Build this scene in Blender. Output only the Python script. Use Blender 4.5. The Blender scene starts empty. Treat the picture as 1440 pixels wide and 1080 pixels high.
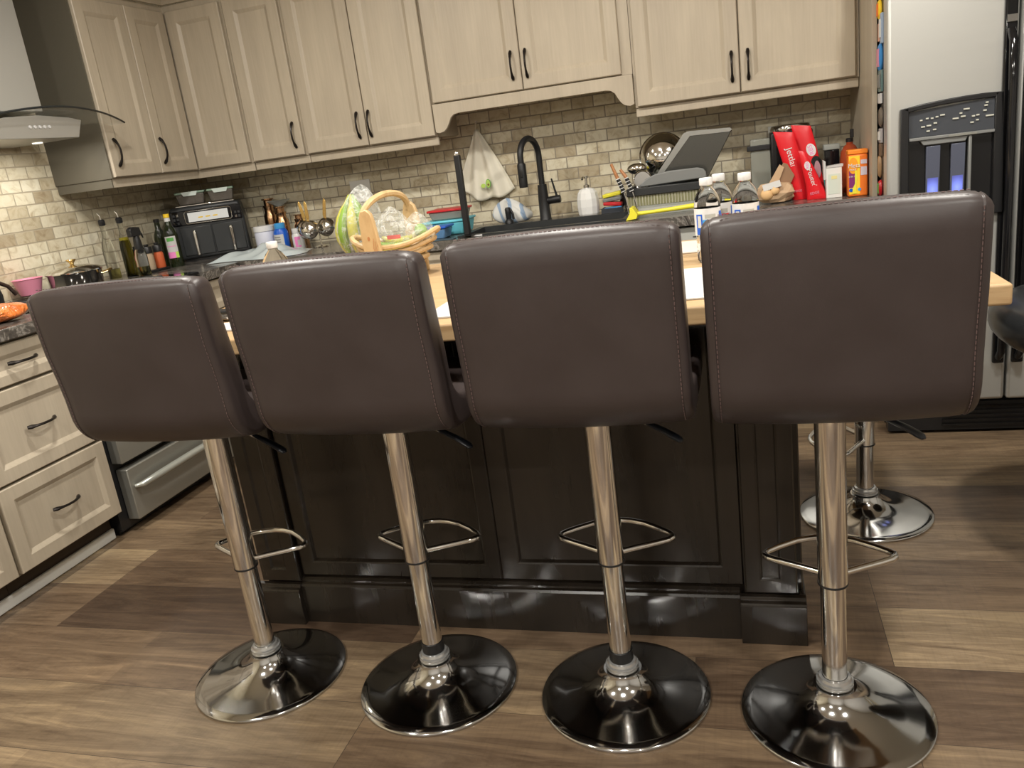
import bpy, math, random
from mathutils import Matrix, Vector
random.seed(7)
PI = math.pi
SC = bpy.context.scene
COL = SC.collection
V = Vector

# ------------------------------------------------------------------ materials
MATS = {}
def mat(name, col, rough=.5, metal=0., spec=.5, trans=0., ior=1.45, coat=0., emit=None, es=0., alpha=1.):
    if name in MATS: return MATS[name]
    m = bpy.data.materials.new(name); m.use_nodes = True
    b = m.node_tree.nodes['Principled BSDF']
    b.inputs['Base Color'].default_value = (*col, 1)
    b.inputs['Roughness'].default_value = rough
    b.inputs['Metallic'].default_value = metal
    b.inputs['Specular IOR Level'].default_value = spec
    b.inputs['Transmission Weight'].default_value = trans
    b.inputs['IOR'].default_value = ior
    b.inputs['Coat Weight'].default_value = coat
    b.inputs['Alpha'].default_value = alpha
    if emit:
        b.inputs['Emission Color'].default_value = (*emit, 1)
        b.inputs['Emission Strength'].default_value = es
    MATS[name] = m
    return m
def nodes(m):
    nt = m.node_tree
    return nt, nt.nodes['Principled BSDF']
def add(nt, t, **kw):
    n = nt.nodes.new(t)
    for k, v in kw.items(): setattr(n, k, v)
    return n
def coords(nt, scale=(1, 1, 1), rot=(0, 0, 0), loc=(0, 0, 0)):
    tc = add(nt, 'ShaderNodeTexCoord'); mp = add(nt, 'ShaderNodeMapping')
    mp.inputs['Scale'].default_value = scale; mp.inputs['Rotation'].default_value = rot
    mp.inputs['Location'].default_value = loc
    nt.links.new(tc.outputs['Object'], mp.inputs['Vector'])
    return mp.outputs['Vector']
def noise(nt, vec, scale, detail=4, rough=.5, dist=0.):
    n = add(nt, 'ShaderNodeTexNoise')
    n.inputs['Scale'].default_value = scale; n.inputs['Detail'].default_value = detail
    n.inputs['Roughness'].default_value = rough; n.inputs['Distortion'].default_value = dist
    nt.links.new(vec, n.inputs['Vector']); return n.outputs['Fac']
def ramp(nt, fac, stops, interp='LINEAR'):
    r = add(nt, 'ShaderNodeValToRGB'); r.color_ramp.interpolation = interp
    e = r.color_ramp.elements
    while len(e) < len(stops): e.new(.5)
    for x, (p, c) in zip(e, stops):
        x.position = p; x.color = (*c, 1) if len(c) == 3 else c
    nt.links.new(fac, r.inputs['Fac']); return r.outputs['Color']
def mix(nt, a, b, f, mode='MIX'):
    n = add(nt, 'ShaderNodeMix', data_type='RGBA', blend_type=mode)
    for s, v in ((n.inputs[6], a), (n.inputs[7], b), (n.inputs[0], f)):
        if hasattr(v, 'links') or isinstance(v, bpy.types.NodeSocket): nt.links.new(v, s)
        elif isinstance(v, (int, float)): s.default_value = v
        else: s.default_value = (*v, 1)
    return n.outputs[2]
def bump(nt, b, h, strength=.2, dist=.005):
    n = add(nt, 'ShaderNodeBump'); n.inputs['Strength'].default_value = strength
    n.inputs['Distance'].default_value = dist
    nt.links.new(h, n.inputs['Height']); nt.links.new(n.outputs[0], b.inputs['Normal'])

def m_cabinet(name, c0, c1, rough=.42):
    m = mat(name, c0, rough); nt, b = nodes(m)
    v = coords(nt, (5, 5, .9))
    f = noise(nt, v, 1.6, 4, .6, .6)
    v2 = coords(nt, (60, 60, 2.5)); g = noise(nt, v2, 2, 3, .5)
    c = mix(nt, ramp(nt, f, [(.35, c0), (.68, c1)]), ramp(nt, g, [(.3, (.88, .87, .86)), (.7, (1, 1, 1))]), .6, 'MULTIPLY')
    nt.links.new(c, b.inputs['Base Color']); return m
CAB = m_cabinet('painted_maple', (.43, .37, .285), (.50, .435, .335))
CABD = m_cabinet('painted_maple_shade', (.25, .22, .165), (.29, .25, .19))  # darker copy of the maple, shade painted in, for the base carcasses
ESP = m_cabinet('espresso_wood', (.0175, .0135, .010), (.026, .020, .015), .27)
nodes(ESP)[1].inputs['Coat Weight'].default_value = .2
nodes(ESP)[1].inputs['Coat Roughness'].default_value = .22

def m_tile(name, axis):
    m = mat(name, (.4, .35, .26), .38); nt, b = nodes(m)
    tc = add(nt, 'ShaderNodeTexCoord'); sp = add(nt, 'ShaderNodeSeparateXYZ'); cb = add(nt, 'ShaderNodeCombineXYZ')
    nt.links.new(tc.outputs['Object'], sp.inputs[0])
    nt.links.new(sp.outputs[axis], cb.inputs[0]); nt.links.new(sp.outputs[2], cb.inputs[1])
    br = add(nt, 'ShaderNodeTexBrick'); br.offset = .5
    for k, v in (('Scale', 1.), ('Mortar Size', .0030), ('Mortar Smooth', .25), ('Bias', 0.), ('Brick Width', .104), ('Row Height', .0535)):
        br.inputs[k].default_value = v
    br.inputs['Color1'].default_value = (0, 0, 0, 1); br.inputs['Color2'].default_value = (1, 1, 1, 1)
    br.inputs['Mortar'].default_value = (.5, .5, .5, 1)
    nt.links.new(cb.outputs[0], br.inputs['Vector'])
    base = ramp(nt, br.outputs['Color'], [(0, (.42, .35, .24)), (.12, (.53, .465, .335)), (.3, (.63, .565, .42)), (.75, (.70, .645, .495)), (1, (.76, .71, .565))])
    f = noise(nt, cb.outputs[0], 16, 6, .62, 1.4)
    vein = ramp(nt, f, [(.30, (.58, .50, .40)), (.48, (.92, .90, .85)), (.6, (1, 1, 1)), (.75, (.82, .78, .70))])
    c = mix(nt, base, vein, .8, 'MULTIPLY')
    grout = (.29, .25, .19) if axis == 0 else (.40, .345, .25)
    c = mix(nt, c, grout, br.outputs['Fac'])
    nt.links.new(c, b.inputs['Base Color'])
    inv = add(nt, 'ShaderNodeMath', operation='MULTIPLY_ADD'); inv.inputs[1].default_value = -1; inv.inputs[2].default_value = 1
    nt.links.new(br.outputs['Fac'], inv.inputs[0])
    ad = add(nt, 'ShaderNodeMath', operation='MULTIPLY_ADD'); ad.inputs[1].default_value = .35
    nt.links.new(f, ad.inputs[0]); nt.links.new(inv.outputs[0], ad.inputs[2])
    bump(nt, b, ad.outputs[0], .6, .004)
    return m
TILE_B = m_tile('travertine_brick_back', 0); TILE_L = m_tile('travertine_brick_left', 1)

def m_floor():
    m = mat('vinyl_plank', (.3, .2, .14), .33); nt, b = nodes(m)
    v = coords(nt, loc=(0.93, -.010, 0))
    br = add(nt, 'ShaderNodeTexBrick'); br.offset = .37; br.offset_frequency = 3; br.squash = 1.0
    for k, x in (('Scale', 1.), ('Mortar Size', .0008), ('Mortar Smooth', .1), ('Bias', 0.), ('Brick Width', 1.22), ('Row Height', .25)):
        br.inputs[k].default_value = x
    br.inputs['Color1'].default_value = (0, 0, 0, 1); br.inputs['Color2'].default_value = (1, 1, 1, 1)
    nt.links.new(v, br.inputs['Vector'])
    base = ramp(nt, br.outputs['Color'], [(0, (.085, .057, .040)), (.3, (.150, .105, .070)), (.65, (.205, .150, .099)), (1, (.285, .220, .143))])
    b2 = add(nt, 'ShaderNodeTexBrick'); b2.offset = .43
    for k, x in (('Scale', 1.), ('Mortar Size', 0.), ('Bias', 0.), ('Brick Width', 1.9), ('Row Height', .0833)): b2.inputs[k].default_value = x
    b2.inputs['Color1'].default_value = (.66, .62, .60, 1); b2.inputs['Color2'].default_value = (1.28, 1.26, 1.2, 1)
    nt.links.new(v, b2.inputs['Vector']); base = mix(nt, base, b2.outputs['Color'], .75, 'MULTIPLY')
    # offset the grain per plank
    off = add(nt, 'ShaderNodeVectorMath', operation='MULTIPLY_ADD')
    nt.links.new(br.outputs['Color'], off.inputs[0]); off.inputs[1].default_value = (9, 4, 0)
    sc = add(nt, 'ShaderNodeVectorMath', operation='MULTIPLY'); sc.inputs[1].default_value = (1.1, 11, 1)
    nt.links.new(v, sc.inputs[0]); nt.links.new(sc.outputs[0], off.inputs[2])
    g = noise(nt, off.outputs[0], 1.5, 12, .74, 1.6)
    gr = ramp(nt, g, [(.30, (.36, .30, .27)), (.42, (.72, .68, .65)), (.52, (1.0, .98, .95)), (.60, (1.28, 1.26, 1.18)), (.68, (1.65, 1.62, 1.5))])
    sc2 = add(nt, 'ShaderNodeVectorMath', operation='MULTIPLY'); sc2.inputs[1].default_value = (2.2, 1.0, 1)
    nt.links.new(off.outputs[0], sc2.inputs[0])
    g2 = noise(nt, sc2.outputs[0], 5, 5, .6, .4)
    c = mix(nt, base, gr, .9, 'MULTIPLY')
    c = mix(nt, c, ramp(nt, g2, [(.3, (.72, .70, .68)), (.6, (1.05, 1.05, 1.05))]), .55, 'MULTIPLY')
    # cross saw marks
    v3 = coords(nt, (95, 4, 1)); g3 = noise(nt, v3, 1.5, 2, .5)
    c = mix(nt, c, ramp(nt, g3, [(.35, (.80, .80, .80)), (.5, (1, 1, 1))]), .35, 'MULTIPLY')
    c = mix(nt, c, (.05, .035, .025), br.outputs['Fac'])
    nt.links.new(c, b.inputs['Base Color'])
    r = ramp(nt, g, [(.3, (.42,) * 3), (.7, (.30,) * 3)]); nt.links.new(r, b.inputs['Roughness'])
    bump(nt, b, g, .2, .002)
    return m
FLOOR = m_floor()

def m_granite():
    m = mat('dark_marbled_counter', (.06, .055, .05), .18); nt, b = nodes(m)
    v = coords(nt, (1, 1, 1), (.3, .2, .5))
    f = noise(nt, v, 6, 8, .65, 2.2)
    c = ramp(nt, f, [(.30, (.030, .028, .027)), (.47, (.085, .075, .066)), (.515, (.26, .24, .215)), (.54, (.10, .09, .08)), (.68, (.15, .14, .125)), (.8, (.05, .045, .04))])
    f2 = noise(nt, v, 60, 3, .6)
    c = mix(nt, c, ramp(nt, f2, [(.35, (.6, .6, .6)), (.65, (1.25, 1.22, 1.2))]), .6, 'MULTIPLY')
    nt.links.new(c, b.inputs['Base Color']); return m
GRAN = m_granite()

def m_wood(name, c0, c1, sc=(1.2, 16, 16), rough=.35, s=2.2):
    m = mat(name, c0, rough); nt, b = nodes(m)
    v = coords(nt, sc)
    f = noise(nt, v, s, 6, .6, 1.0)
    nt.links.new(ramp(nt, f, [(.3, c0), (.5, c1), (.62, tuple(x * .86 for x in c1)), (.75, c1)]), b.inputs['Base Color'])
    return m
BUTCH = m_wood('butcher_block', (.36, .22, .10), (.52, .355, .19))
BASKW = m_wood('pale_bamboo', (.46, .30, .14), (.56, .39, .20), (8, 8, 2))
OAKH = m_wood('orange_wood_handle', (.35, .14, .05), (.45, .2, .08), (20, 20, 4))

def m_leather():
    m = mat('brown_faux_leather', (.0338, .0225, .0205), .40); nt, b = nodes(m)
    v = coords(nt); f = noise(nt, v, 420, 3, .6); f2 = noise(nt, v, 6, 4, .6)
    ad = add(nt, 'ShaderNodeMath', operation='MULTIPLY_ADD'); ad.inputs[1].default_value = .12
    nt.links.new(f, ad.inputs[0]); nt.links.new(f2, ad.inputs[2])
    c = ramp(nt, f2, [(.3, (.037, .0275, .0262)), (.7, (.046, .0345, .0330))])
    nt.links.new(c, b.inputs['Base Color'])
    nt.links.new(ramp(nt, f2, [(.3, (.36,) * 3), (.7, (.46,) * 3)]), b.inputs['Roughness'])
    bump(nt, b, ad.outputs[0], .22, .004); return m
LEATH = m_leather()
CABSH = mat('painted_maple_in_shade', (.105, .094, .070), .5)  # maple darkened to paint in the shade on the cabinet end
STITCH = mat('brown_thread', (.13, .085, .08), .6)
CHROME = mat('chrome', (.80, .80, .79), .085, 1.)
CHROME2 = mat('scuffed_chrome', (.60, .605, .61), .10, 1.)
BLKP = mat('black_plastic', (.012, .012, .013), .32)
BLKG = mat('gloss_black', (.008, .008, .009), .08)
BLKM = mat('matte_black', (.012, .012, .013), .45)
BLKV = mat('black_vinyl', (.018, .019, .02), .25)
SINKM = mat('black_composite', (.022, .024, .025), .4)
STEEL = mat('brushed_steel', (.66, .64, .60), .28, 1.)
def m_steel_matte():
    m = mat('satin_steel', (.50, .50, .475), .36, .5); nt, b = nodes(m)
    v = coords(nt, (1, 1, 90)); f = noise(nt, v, 3, 3, .5)
    nt.links.new(ramp(nt, f, [(.3, (.31,) * 3), (.7, (.37,) * 3)]), b.inputs['Roughness']); return m
SATIN = m_steel_matte()
RANGES = mat('range_steel', (.34, .335, .30), .34, .55)
PALEB = mat('pale_bar', (.50, .52, .48), .3, .5)
POLST = mat('polished_steel', (.70, .68, .64), .10, 1.)
GOLD = mat('gold_metal', (.80, .56, .22), .25, 1.)
COPPER = mat('antique_copper', (.42, .25, .14), .22, 1.)
GLASS = mat('clear_glass', (.96, .98, .96), .02, trans=1., ior=1.18)
HGLASS = mat('hood_glass', (.60, .62, .56), .05, alpha=.22)
PET = mat('clear_plastic', (.97, .98, .98), .05, trans=1., ior=1.12)
FILM = mat('thin_plastic_film', (.93, .95, .94), .18, trans=.75, ior=1.12, alpha=.42)
FROST = mat('frosted_plastic', (.80, .84, .82), .3, trans=.6, ior=1.2, alpha=.75)
OIL = mat('olive_oil', (.42, .36, .03), .05, trans=.6, ior=1.4)
OIL2 = mat('pale_oil', (.72, .68, .28), .05, trans=.7, ior=1.4)
DKGL = mat('dark_green_glass', (.012, .016, .006), .06)
WHITE = mat('white_plastic', (.68, .68, .68), .35)
WHITEC = mat('white_ceramic', (.82, .82, .80), .18)
PAPER = mat('white_paper', (.52, .515, .50), .7)
WALLP = mat('wall_paint', (.60, .585, .555), .8)
CEILP = mat('ceiling_paint', (.70, .68, .63), .85)
WTRIM = mat('white_trim', (.66, .66, .62), .4)
GREYP = mat('grey_plastic', (.20, .205, .20), .35)
LGREY = mat('light_grey_plastic', (.42, .42, .39), .4)
DGREY = mat('charcoal_plastic', (.028, .030, .032), .35)
DBROWN = mat('toe_brown', (.05, .035, .024), .6)
BLUE = mat('blue_plastic', (.012, .10, .52), .3)
LBLUE = mat('sky_blue_plastic', (.06, .32, .68), .3)
CYAN = mat('cyan_plastic', (.16, .62, .74), .35)
RED = mat('red_plastic', (.55, .02, .025), .35)
REDF = mat('red_foil', (.66, .012, .02), .27)
PINK = mat('pink_plastic', (.72, .27, .38), .35)
PINKL = mat('pink_print', (.75, .22, .5), .5)
YEL = mat('yellow_plastic', (.80, .72, .05), .4)
YELP = mat('yellow_print', (.90, .60, .03), .5)
ORANGE = mat('orange_plastic', (.85, .19, .02), .4)
PURPLE = mat('purple_print', (.20, .02, .14), .5)
GREEN = mat('green_print', (.10, .35, .08), .5)
LIME = mat('lime_print', (.45, .65, .12), .5)
KRAFT = mat('kraft_paper', (.52, .36, .22), .75)
KRAFTD = mat('kraft_paper_inside', (.27, .16, .09), .75)
BREADM = mat('bread_crust', (.72, .46, .22), .6)
REDLIQ = mat('red_sauce', (.36, .06, .02), .12)
CARROT = mat('carrot_orange', (.70, .17, .03), .2, coat=.6)
nt, bb = nodes(CARROT); fz = noise(nt, coords(nt, (1, 1, 1)), 14, 4, .6, 1.2)
nt.links.new(ramp(nt, fz, [(.3, (.50, .10, .02)), (.6, (.80, .22, .04)), (.75, (.85, .40, .18))]), bb.inputs['Base Color']); bump(nt, bb, fz, 1., .03)  # palest orange paints the plastic's highlights into the colour
CREAM = mat('cream_cotton', (.78, .74, .62), .85)
STRIPEB = mat('blue_stripe', (.22, .30, .42), .85)
CLOTHW = mat('white_cloth', (.68, .68, .66), .85)
BAN1 = mat('banana_green', (.20, .33, .045), .45)
BAN2 = mat('banana_yellow', (.48, .46, .065), .45)
LIMEF = mat('lime_fruit', (.17, .30, .04), .4)
TEAL = mat('teal_plastic', (.12, .48, .45), .4)
GREYBLK = mat('grey_black_panel', (.05, .055, .065), .15)
BTN = mat('pale_buttons', (.55, .55, .48), .5)
PADDLE = mat('backlit_paddle', (.09, .10, .14), .25)
GLOWB = mat('blue_glow', (.05, .06, .3), .4, emit=(.10, .14, 1.), es=1.6)
LAMP = mat('lamp_glow', (1, 1, 1), .5, emit=(1, .93, .78), es=1.5)
SPICE = mat('tan_spice', (.40, .30, .20), .7); SPICE2 = mat('red_spice', (.50, .10, .03), .6)
NAVY = mat('navy_lever', (.010, .013, .020), .3)

# ------------------------------------------------------------------ mesh builder
class MB:
    def __init__(s): s.v = []; s.f = []; s.T = Matrix.Identity(4)
    def add(s, vs, fs):
        n = len(s.v); s.v += [s.T @ V(p) for p in vs]; s.f += [tuple(i + n for i in f) for f in fs]; return s
    def box(s, x0, x1, y0, y1, z0, z1):
        return s.add([(x0, y0, z0), (x1, y0, z0), (x1, y1, z0), (x0, y1, z0), (x0, y0, z1), (x1, y0, z1), (x1, y1, z1), (x0, y1, z1)],
                     [(0, 3, 2, 1), (4, 5, 6, 7), (0, 1, 5, 4), (1, 2, 6, 5), (2, 3, 7, 6), (3, 0, 4, 7)])
    def lathe(s, prof, c=(0, 0, 0), n=32, sx=1., sy=1., cap=True):
        vs = []; fs = []; m = len(prof)
        for i in range(n):
            a = 2 * PI * i / n
            for r, z in prof: vs.append((c[0] + r * math.cos(a) * sx, c[1] + r * math.sin(a) * sy, c[2] + z))
        for i in range(n):
            j = (i + 1) % n
            for k in range(m - 1): fs.append((i * m + k, j * m + k, j * m + k + 1, i * m + k + 1))
        if cap:
            if prof[0][0] > 1e-5: fs.append(tuple(i * m for i in reversed(range(n))))
            if prof[-1][0] > 1e-5: fs.append(tuple(i * m + m - 1 for i in range(n)))
        return s.add(vs, fs)
    def tube(s, pts, r, n=10, closed=False, flat=1.):
        P = [V(p) for p in pts]; m = len(P); R = r if isinstance(r, (list, tuple)) else [r] * m
        vs = []; fs = []; up = None
        for i in range(m):
            if closed: t = (P[(i + 1) % m] - P[i - 1]).normalized()
            else: t = (P[min(i + 1, m - 1)] - P[max(i - 1, 0)]).normalized()
            if up is None:
                up = V((0, 0, 1)) if abs(t.z) < .9 else V((1, 0, 0))
            a = t.cross(up)
            if a.length < 1e-6: a = t.orthogonal()
            a.normalize(); b = a.cross(t).normalized(); up = b
            for k in range(n):
                w = 2 * PI * k / n
                vs.append(P[i] + a * math.cos(w) * R[i] + b * math.sin(w) * R[i] * flat)
        L = m if closed else m - 1
        for i in range(L):
            j = (i + 1) % m
            for k in range(n): fs.append((i * n + k, i * n + (k + 1) % n, j * n + (k + 1) % n, j * n + k))
        if not closed: fs += [tuple(reversed(range(n))), tuple((m - 1) * n + k for k in range(n))]
        return s.add(vs, fs)
    def prism(s, poly, h0, h1, axis='z'):
        n = len(poly)
        def P(a, b, h): return {'z': (a, b, h), 'y': (a, h, b), 'x': (h, a, b)}[axis]
        vs = [P(a, b, h0) for a, b in poly] + [P(a, b, h1) for a, b in poly]
        fs = [tuple(reversed(range(n))), tuple(range(n, 2 * n))] + [(i, (i + 1) % n, n + (i + 1) % n, n + i) for i in range(n)]
        return s.add(vs, fs)
    def grid(s, fn, nu, nv, cu=False, cv=False):
        vs = [fn(i / (nu if cu else nu - 1), j / (nv if cv else nv - 1)) for i in range(nu) for j in range(nv)]
        fs = []
        for i in range(nu if cu else nu - 1):
            for j in range(nv if cv else nv - 1):
                a, b = (i + 1) % nu, (j + 1) % nv
                fs.append((i * nv + j, a * nv + j, a * nv + b, i * nv + b))
        return s.add(vs, fs)
    def ball(s, c, rx, ry=None, rz=None, n=16, m=10, jit=0.):
        ry = ry or rx; rz = rz or rx
        vs = [(c[0], c[1], c[2] - rz)]; fs = []
        for i in range(1, m):
            t = -PI / 2 + PI * i / m
            for k in range(n):
                a = 2 * PI * k / n; q = 1 + random.uniform(-jit, jit)
                vs.append((c[0] + rx * math.cos(t) * math.cos(a) * q, c[1] + ry * math.cos(t) * math.sin(a) * q, c[2] + rz * math.sin(t) * q))
        vs.append((c[0], c[1], c[2] + rz)); T = len(vs) - 1
        for k in range(n):
            fs.append((0, 1 + (k + 1) % n, 1 + k)); fs.append((T, T - n + k, T - n + (k + 1) % n))
        for i in range(m - 2):
            for k in range(n):
                a = 1 + i * n + k; b = 1 + i * n + (k + 1) % n
                fs.append((a, b, b + n, a + n))
        return s.add(vs, fs)
def wpos(o):
    p = V((0, 0, 0))
    while o: p += V(o.location); o = o.parent
    return p
def obj(name, mb, m, parent=None, bevel=0., seg=2, smooth=True, solid=0., sub=0, ang=38, origin=None, label=None):
    """links one mesh; vertices are given in world space and stored relative to the parent's (unrotated) origin"""
    me = bpy.data.meshes.new(name)
    off = wpos(parent) if parent else V((0, 0, 0))
    loc = V((0, 0, 0))
    if not parent:
        if origin is None:
            xs = [p.x for p in mb.v]; ys = [p.y for p in mb.v]; zs = [p.z for p in mb.v]
            loc = V(((min(xs) + max(xs)) / 2, (min(ys) + max(ys)) / 2, min(zs)))
        else: loc = V(origin)
        off = loc
    me.from_pydata([tuple(p - off) for p in mb.v], [], mb.f); me.validate()
    import bmesh
    bm = bmesh.new(); bm.from_mesh(me); bmesh.ops.recalc_face_normals(bm, faces=bm.faces); bm.to_mesh(me); bm.free()
    if smooth:
        me.polygons.foreach_set('use_smooth', [True] * len(me.polygons))
        me.set_sharp_from_angle(angle=math.radians(ang))
    for q in (m if isinstance(m, (list, tuple)) else [m]): me.materials.append(q)
    o = bpy.data.objects.new(name, me); COL.objects.link(o); o.location = loc
    if parent: o.parent = parent
    if solid:
        k = o.modifiers.new('solid', 'SOLIDIFY'); k.thickness = solid; k.offset = 0
    if bevel:
        k = o.modifiers.new('bevel', 'BEVEL'); k.width = bevel; k.segments = seg; k.limit_method = 'ANGLE'; k.angle_limit = math.radians(40)
        k.harden_normals = False
    if sub:
        k = o.modifiers.new('sub', 'SUBSURF'); k.levels = sub; k.render_levels = sub
    if label: o['label'] = label
    return o
def tag(o, label=None, cat=None, group=None, kind=None):
    for k, v in (('label', label), ('category', cat), ('group', group), ('kind', kind)):
        if v: o[k] = v
    return o
def thing(name, label, cat, loc=(0, 0, 0), group=None):
    o = bpy.data.objects.new(name, None); o.empty_display_size = .05; COL.objects.link(o); o.location = loc
    return tag(o, label, cat, group)
def bx(*a): return MB().box(*a)
def struct(name, mb, m, **k): return tag(obj(name, mb, m, **k), kind='structure')
def text(name, s, size, m, parent, M, ext=.0004, squeeze=1.):
    """lettering as a thin mesh; M places the flat text (x right, y up, z out) in world space"""
    cu = bpy.data.curves.new('t', 'FONT'); cu.body = s; cu.size = size; cu.extrude = ext
    cu.align_x = 'CENTER'; cu.align_y = 'CENTER'
    t = bpy.data.objects.new('t', cu); COL.objects.link(t)
    bpy.context.view_layer.update()
    me = bpy.data.meshes.new_from_object(t.evaluated_get(bpy.context.evaluated_depsgraph_get()))
    bpy.data.objects.remove(t)
    off = wpos(parent)
    for v in me.vertices: v.co = (M @ V((v.co.x * squeeze, v.co.y, v.co.z))) - off
    me.materials.clear(); me.materials.append(m); me.name = name
    o = bpy.data.objects.new(name, me); COL.objects.link(o); o.parent = parent
    return o
def frame_m(o, x, y):
    """matrix with origin o, x axis and y axis (any length), z = x cross y"""
    x = V(x).normalized(); z = x.cross(V(y)).normalized(); y = z.cross(x)
    return Matrix(((x.x, y.x, z.x, o[0]), (x.y, y.y, z.y, o[1]), (x.z, y.z, z.z, o[2]), (0, 0, 0, 1)))
def decal(name, M, poly, m, parent, t=.0006):
    b = MB(); b.T = M; b.prism(poly, 0, t); return obj(name, b, m, parent, smooth=False)
def rectp(w, h, cx=0, cy=0): return [(cx - w / 2, cy - h / 2), (cx + w / 2, cy - h / 2), (cx + w / 2, cy + h / 2), (cx - w / 2, cy + h / 2)]
def ellp(w, h, cx=0, cy=0, n=24): return [(cx + w / 2 * math.cos(2 * PI * i / n), cy + h / 2 * math.sin(2 * PI * i / n)) for i in range(n)]
def wrap(r0, z0, z1, a0, a1, c, r1=None, n=16):
    """curved label on a cylinder"""
    r1 = r1 or r0; b = MB()
    def fn(u, v):
        a = a0 + (a1 - a0) * u; r = r0 + (r1 - r0) * v
        return (c[0] + r * math.cos(a), c[1] + r * math.sin(a), z0 + (z1 - z0) * v)
    return b.grid(fn, n, 2)

# ------------------------------------------------------------------ setting
CX0, CX1, CY0, CY1, CH = -2.97, 2.9, -2.6, 4.03, 2.46
struct('floor', bx(CX0 - .1, CX1 + .1, CY0 - .1, CY1 + .1, -.1, 0), FLOOR, smooth=False, origin=(0, 0, 0))
struct('ceiling', bx(CX0 - .1, CX1 + .1, CY0 - .1, CY1 + .1, CH, CH + .1), CEILP, smooth=False)
struct('wall_left', bx(CX0 - .1, CX0, CY0, CY1, .0, CH), TILE_L, smooth=False, origin=(0, 0, .012))
struct('wall_back', bx(CX0 - .1, CX1 + .1, CY1, CY1 + .1, .0, CH), TILE_B, smooth=False, origin=(0.02, 0, .012))
struct('wall_right', bx(CX1, CX1 + .1, CY0, CY1, 0, CH), WALLP, smooth=False)
struct('wall_front', bx(CX0 - .1, CX1 + .1, CY0 - .1, CY0, 0, CH), WALLP, smooth=False)

# ------------------------------------------------------------------ cabinet parts
def mapper(face, sgn):
    """(u, v, w): u along the run, v up, w out of the cabinet face"""
    if face == 'back': return lambda u, v, w: (u, sgn - w, v)
    if face == 'left': return lambda u, v, w: (sgn + w, u, v)
def door_mb(f, u0, u1, v0, v1, t=.02, fr=.058, rec=.009, bead=.012):
    b = MB(); L = []
    def loop(i, w): L.append([f(u0 + i, v0 + i, w), f(u1 - i, v0 + i, w), f(u1 - i, v1 - i, w), f(u0 + i, v1 - i, w)])
    loop(0, 0); loop(0, t - .003); loop(.003, t); loop(fr - .004, t); loop(fr, t - .002); loop(fr + bead, t - rec)
    vs = [p for l in L for p in l]; fs = [(3, 2, 1, 0)]
    for k in range(len(L) - 1):
        for i in range(4): j = (i + 1) % 4; fs.append((k * 4 + i, k * 4 + j, k * 4 + 4 + j, k * 4 + 4 + i))
    n = (len(L) - 1) * 4; fs.append((n, n + 1, n + 2, n + 3))
    return b.add(vs, fs)
def pull_mb(f, u, v, w0, L=.118, vert=True):
    pts = []; rs = []
    for i in range(13):
        t = -1 + 2 * i / 12; a = abs(t)
        h = .026 * (1 - a ** 2.4) + .003 if a < .98 else .0035
        d = t * L / 2
        pts.append(f(u, v + d, w0 + h) if vert else f(u + d, v, w0 + h))
        rs.append(.0046 + .0055 * max(0, (a - .55) / .45) ** 1.1 - (.004 if a > .99 else 0))
    return MB().tube(pts, rs, 8)
def door(f, u0, u1, v0, v1, par, hu=None, hv=None, vert=True, name='door', mt=None, fr=.058):
    d = obj(name, door_mb(f, u0, u1, v0, v1, fr=fr), mt or CAB, par, smooth=False)
    if hu is not None: obj('handle', pull_mb(f, hu, hv, .020, vert=vert), HANDM, d)
    return d
HANDM = mat('oil_rubbed_bronze', (.020, .016, .014), .3, .6)

UB, UT = 1.365, 2.105
# --- left corner wall cabinet: L-shaped (two doors on the left run, one on the back run)
c = thing('corner_wall_cabinet', 'taupe corner wall cabinet right of the range hood with three doors', 'cabinet', (-2.8, 3.6, UB - .04))
b = MB(); b.prism([(-2.968, 3.105), (-2.662, 3.105), (-2.662, 3.722), (-2.33, 3.722), (-2.33, 4.028), (-2.968, 4.028)], UB - .004, UT + .03)
obj('carcass', b, CAB, c, smooth=False)
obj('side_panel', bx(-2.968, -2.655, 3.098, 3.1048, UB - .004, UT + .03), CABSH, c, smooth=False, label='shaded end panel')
obj('rail_end', bx(-2.966, -2.668, 3.104, 3.1095, UB - .043, UB - .0045), CABSH, c, smooth=False, label='shaded end of the light rail')  # thin strip carrying the painted shade across the rail end
b = MB(); b.prism([(-2.966, 3.11), (-2.668, 3.11), (-2.668, 3.728), (-2.332, 3.728), (-2.332, 3.748), (-2.69, 3.748), (-2.69, 3.13), (-2.966, 3.13)], UB - .043, UB - .0045)
obj('light_rail', b, CAB, c, smooth=False)
fl = mapper('left', -2.661); fb = mapper('back', 3.7215)
door(fl, 3.108, 3.421, UB, UT, c, 3.143, 1.468)
door(fl, 3.425, 3.699, UB, UT, c, 3.452, 1.465)
door(fb, -2.638, -2.340, UB, UT, c)
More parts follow.
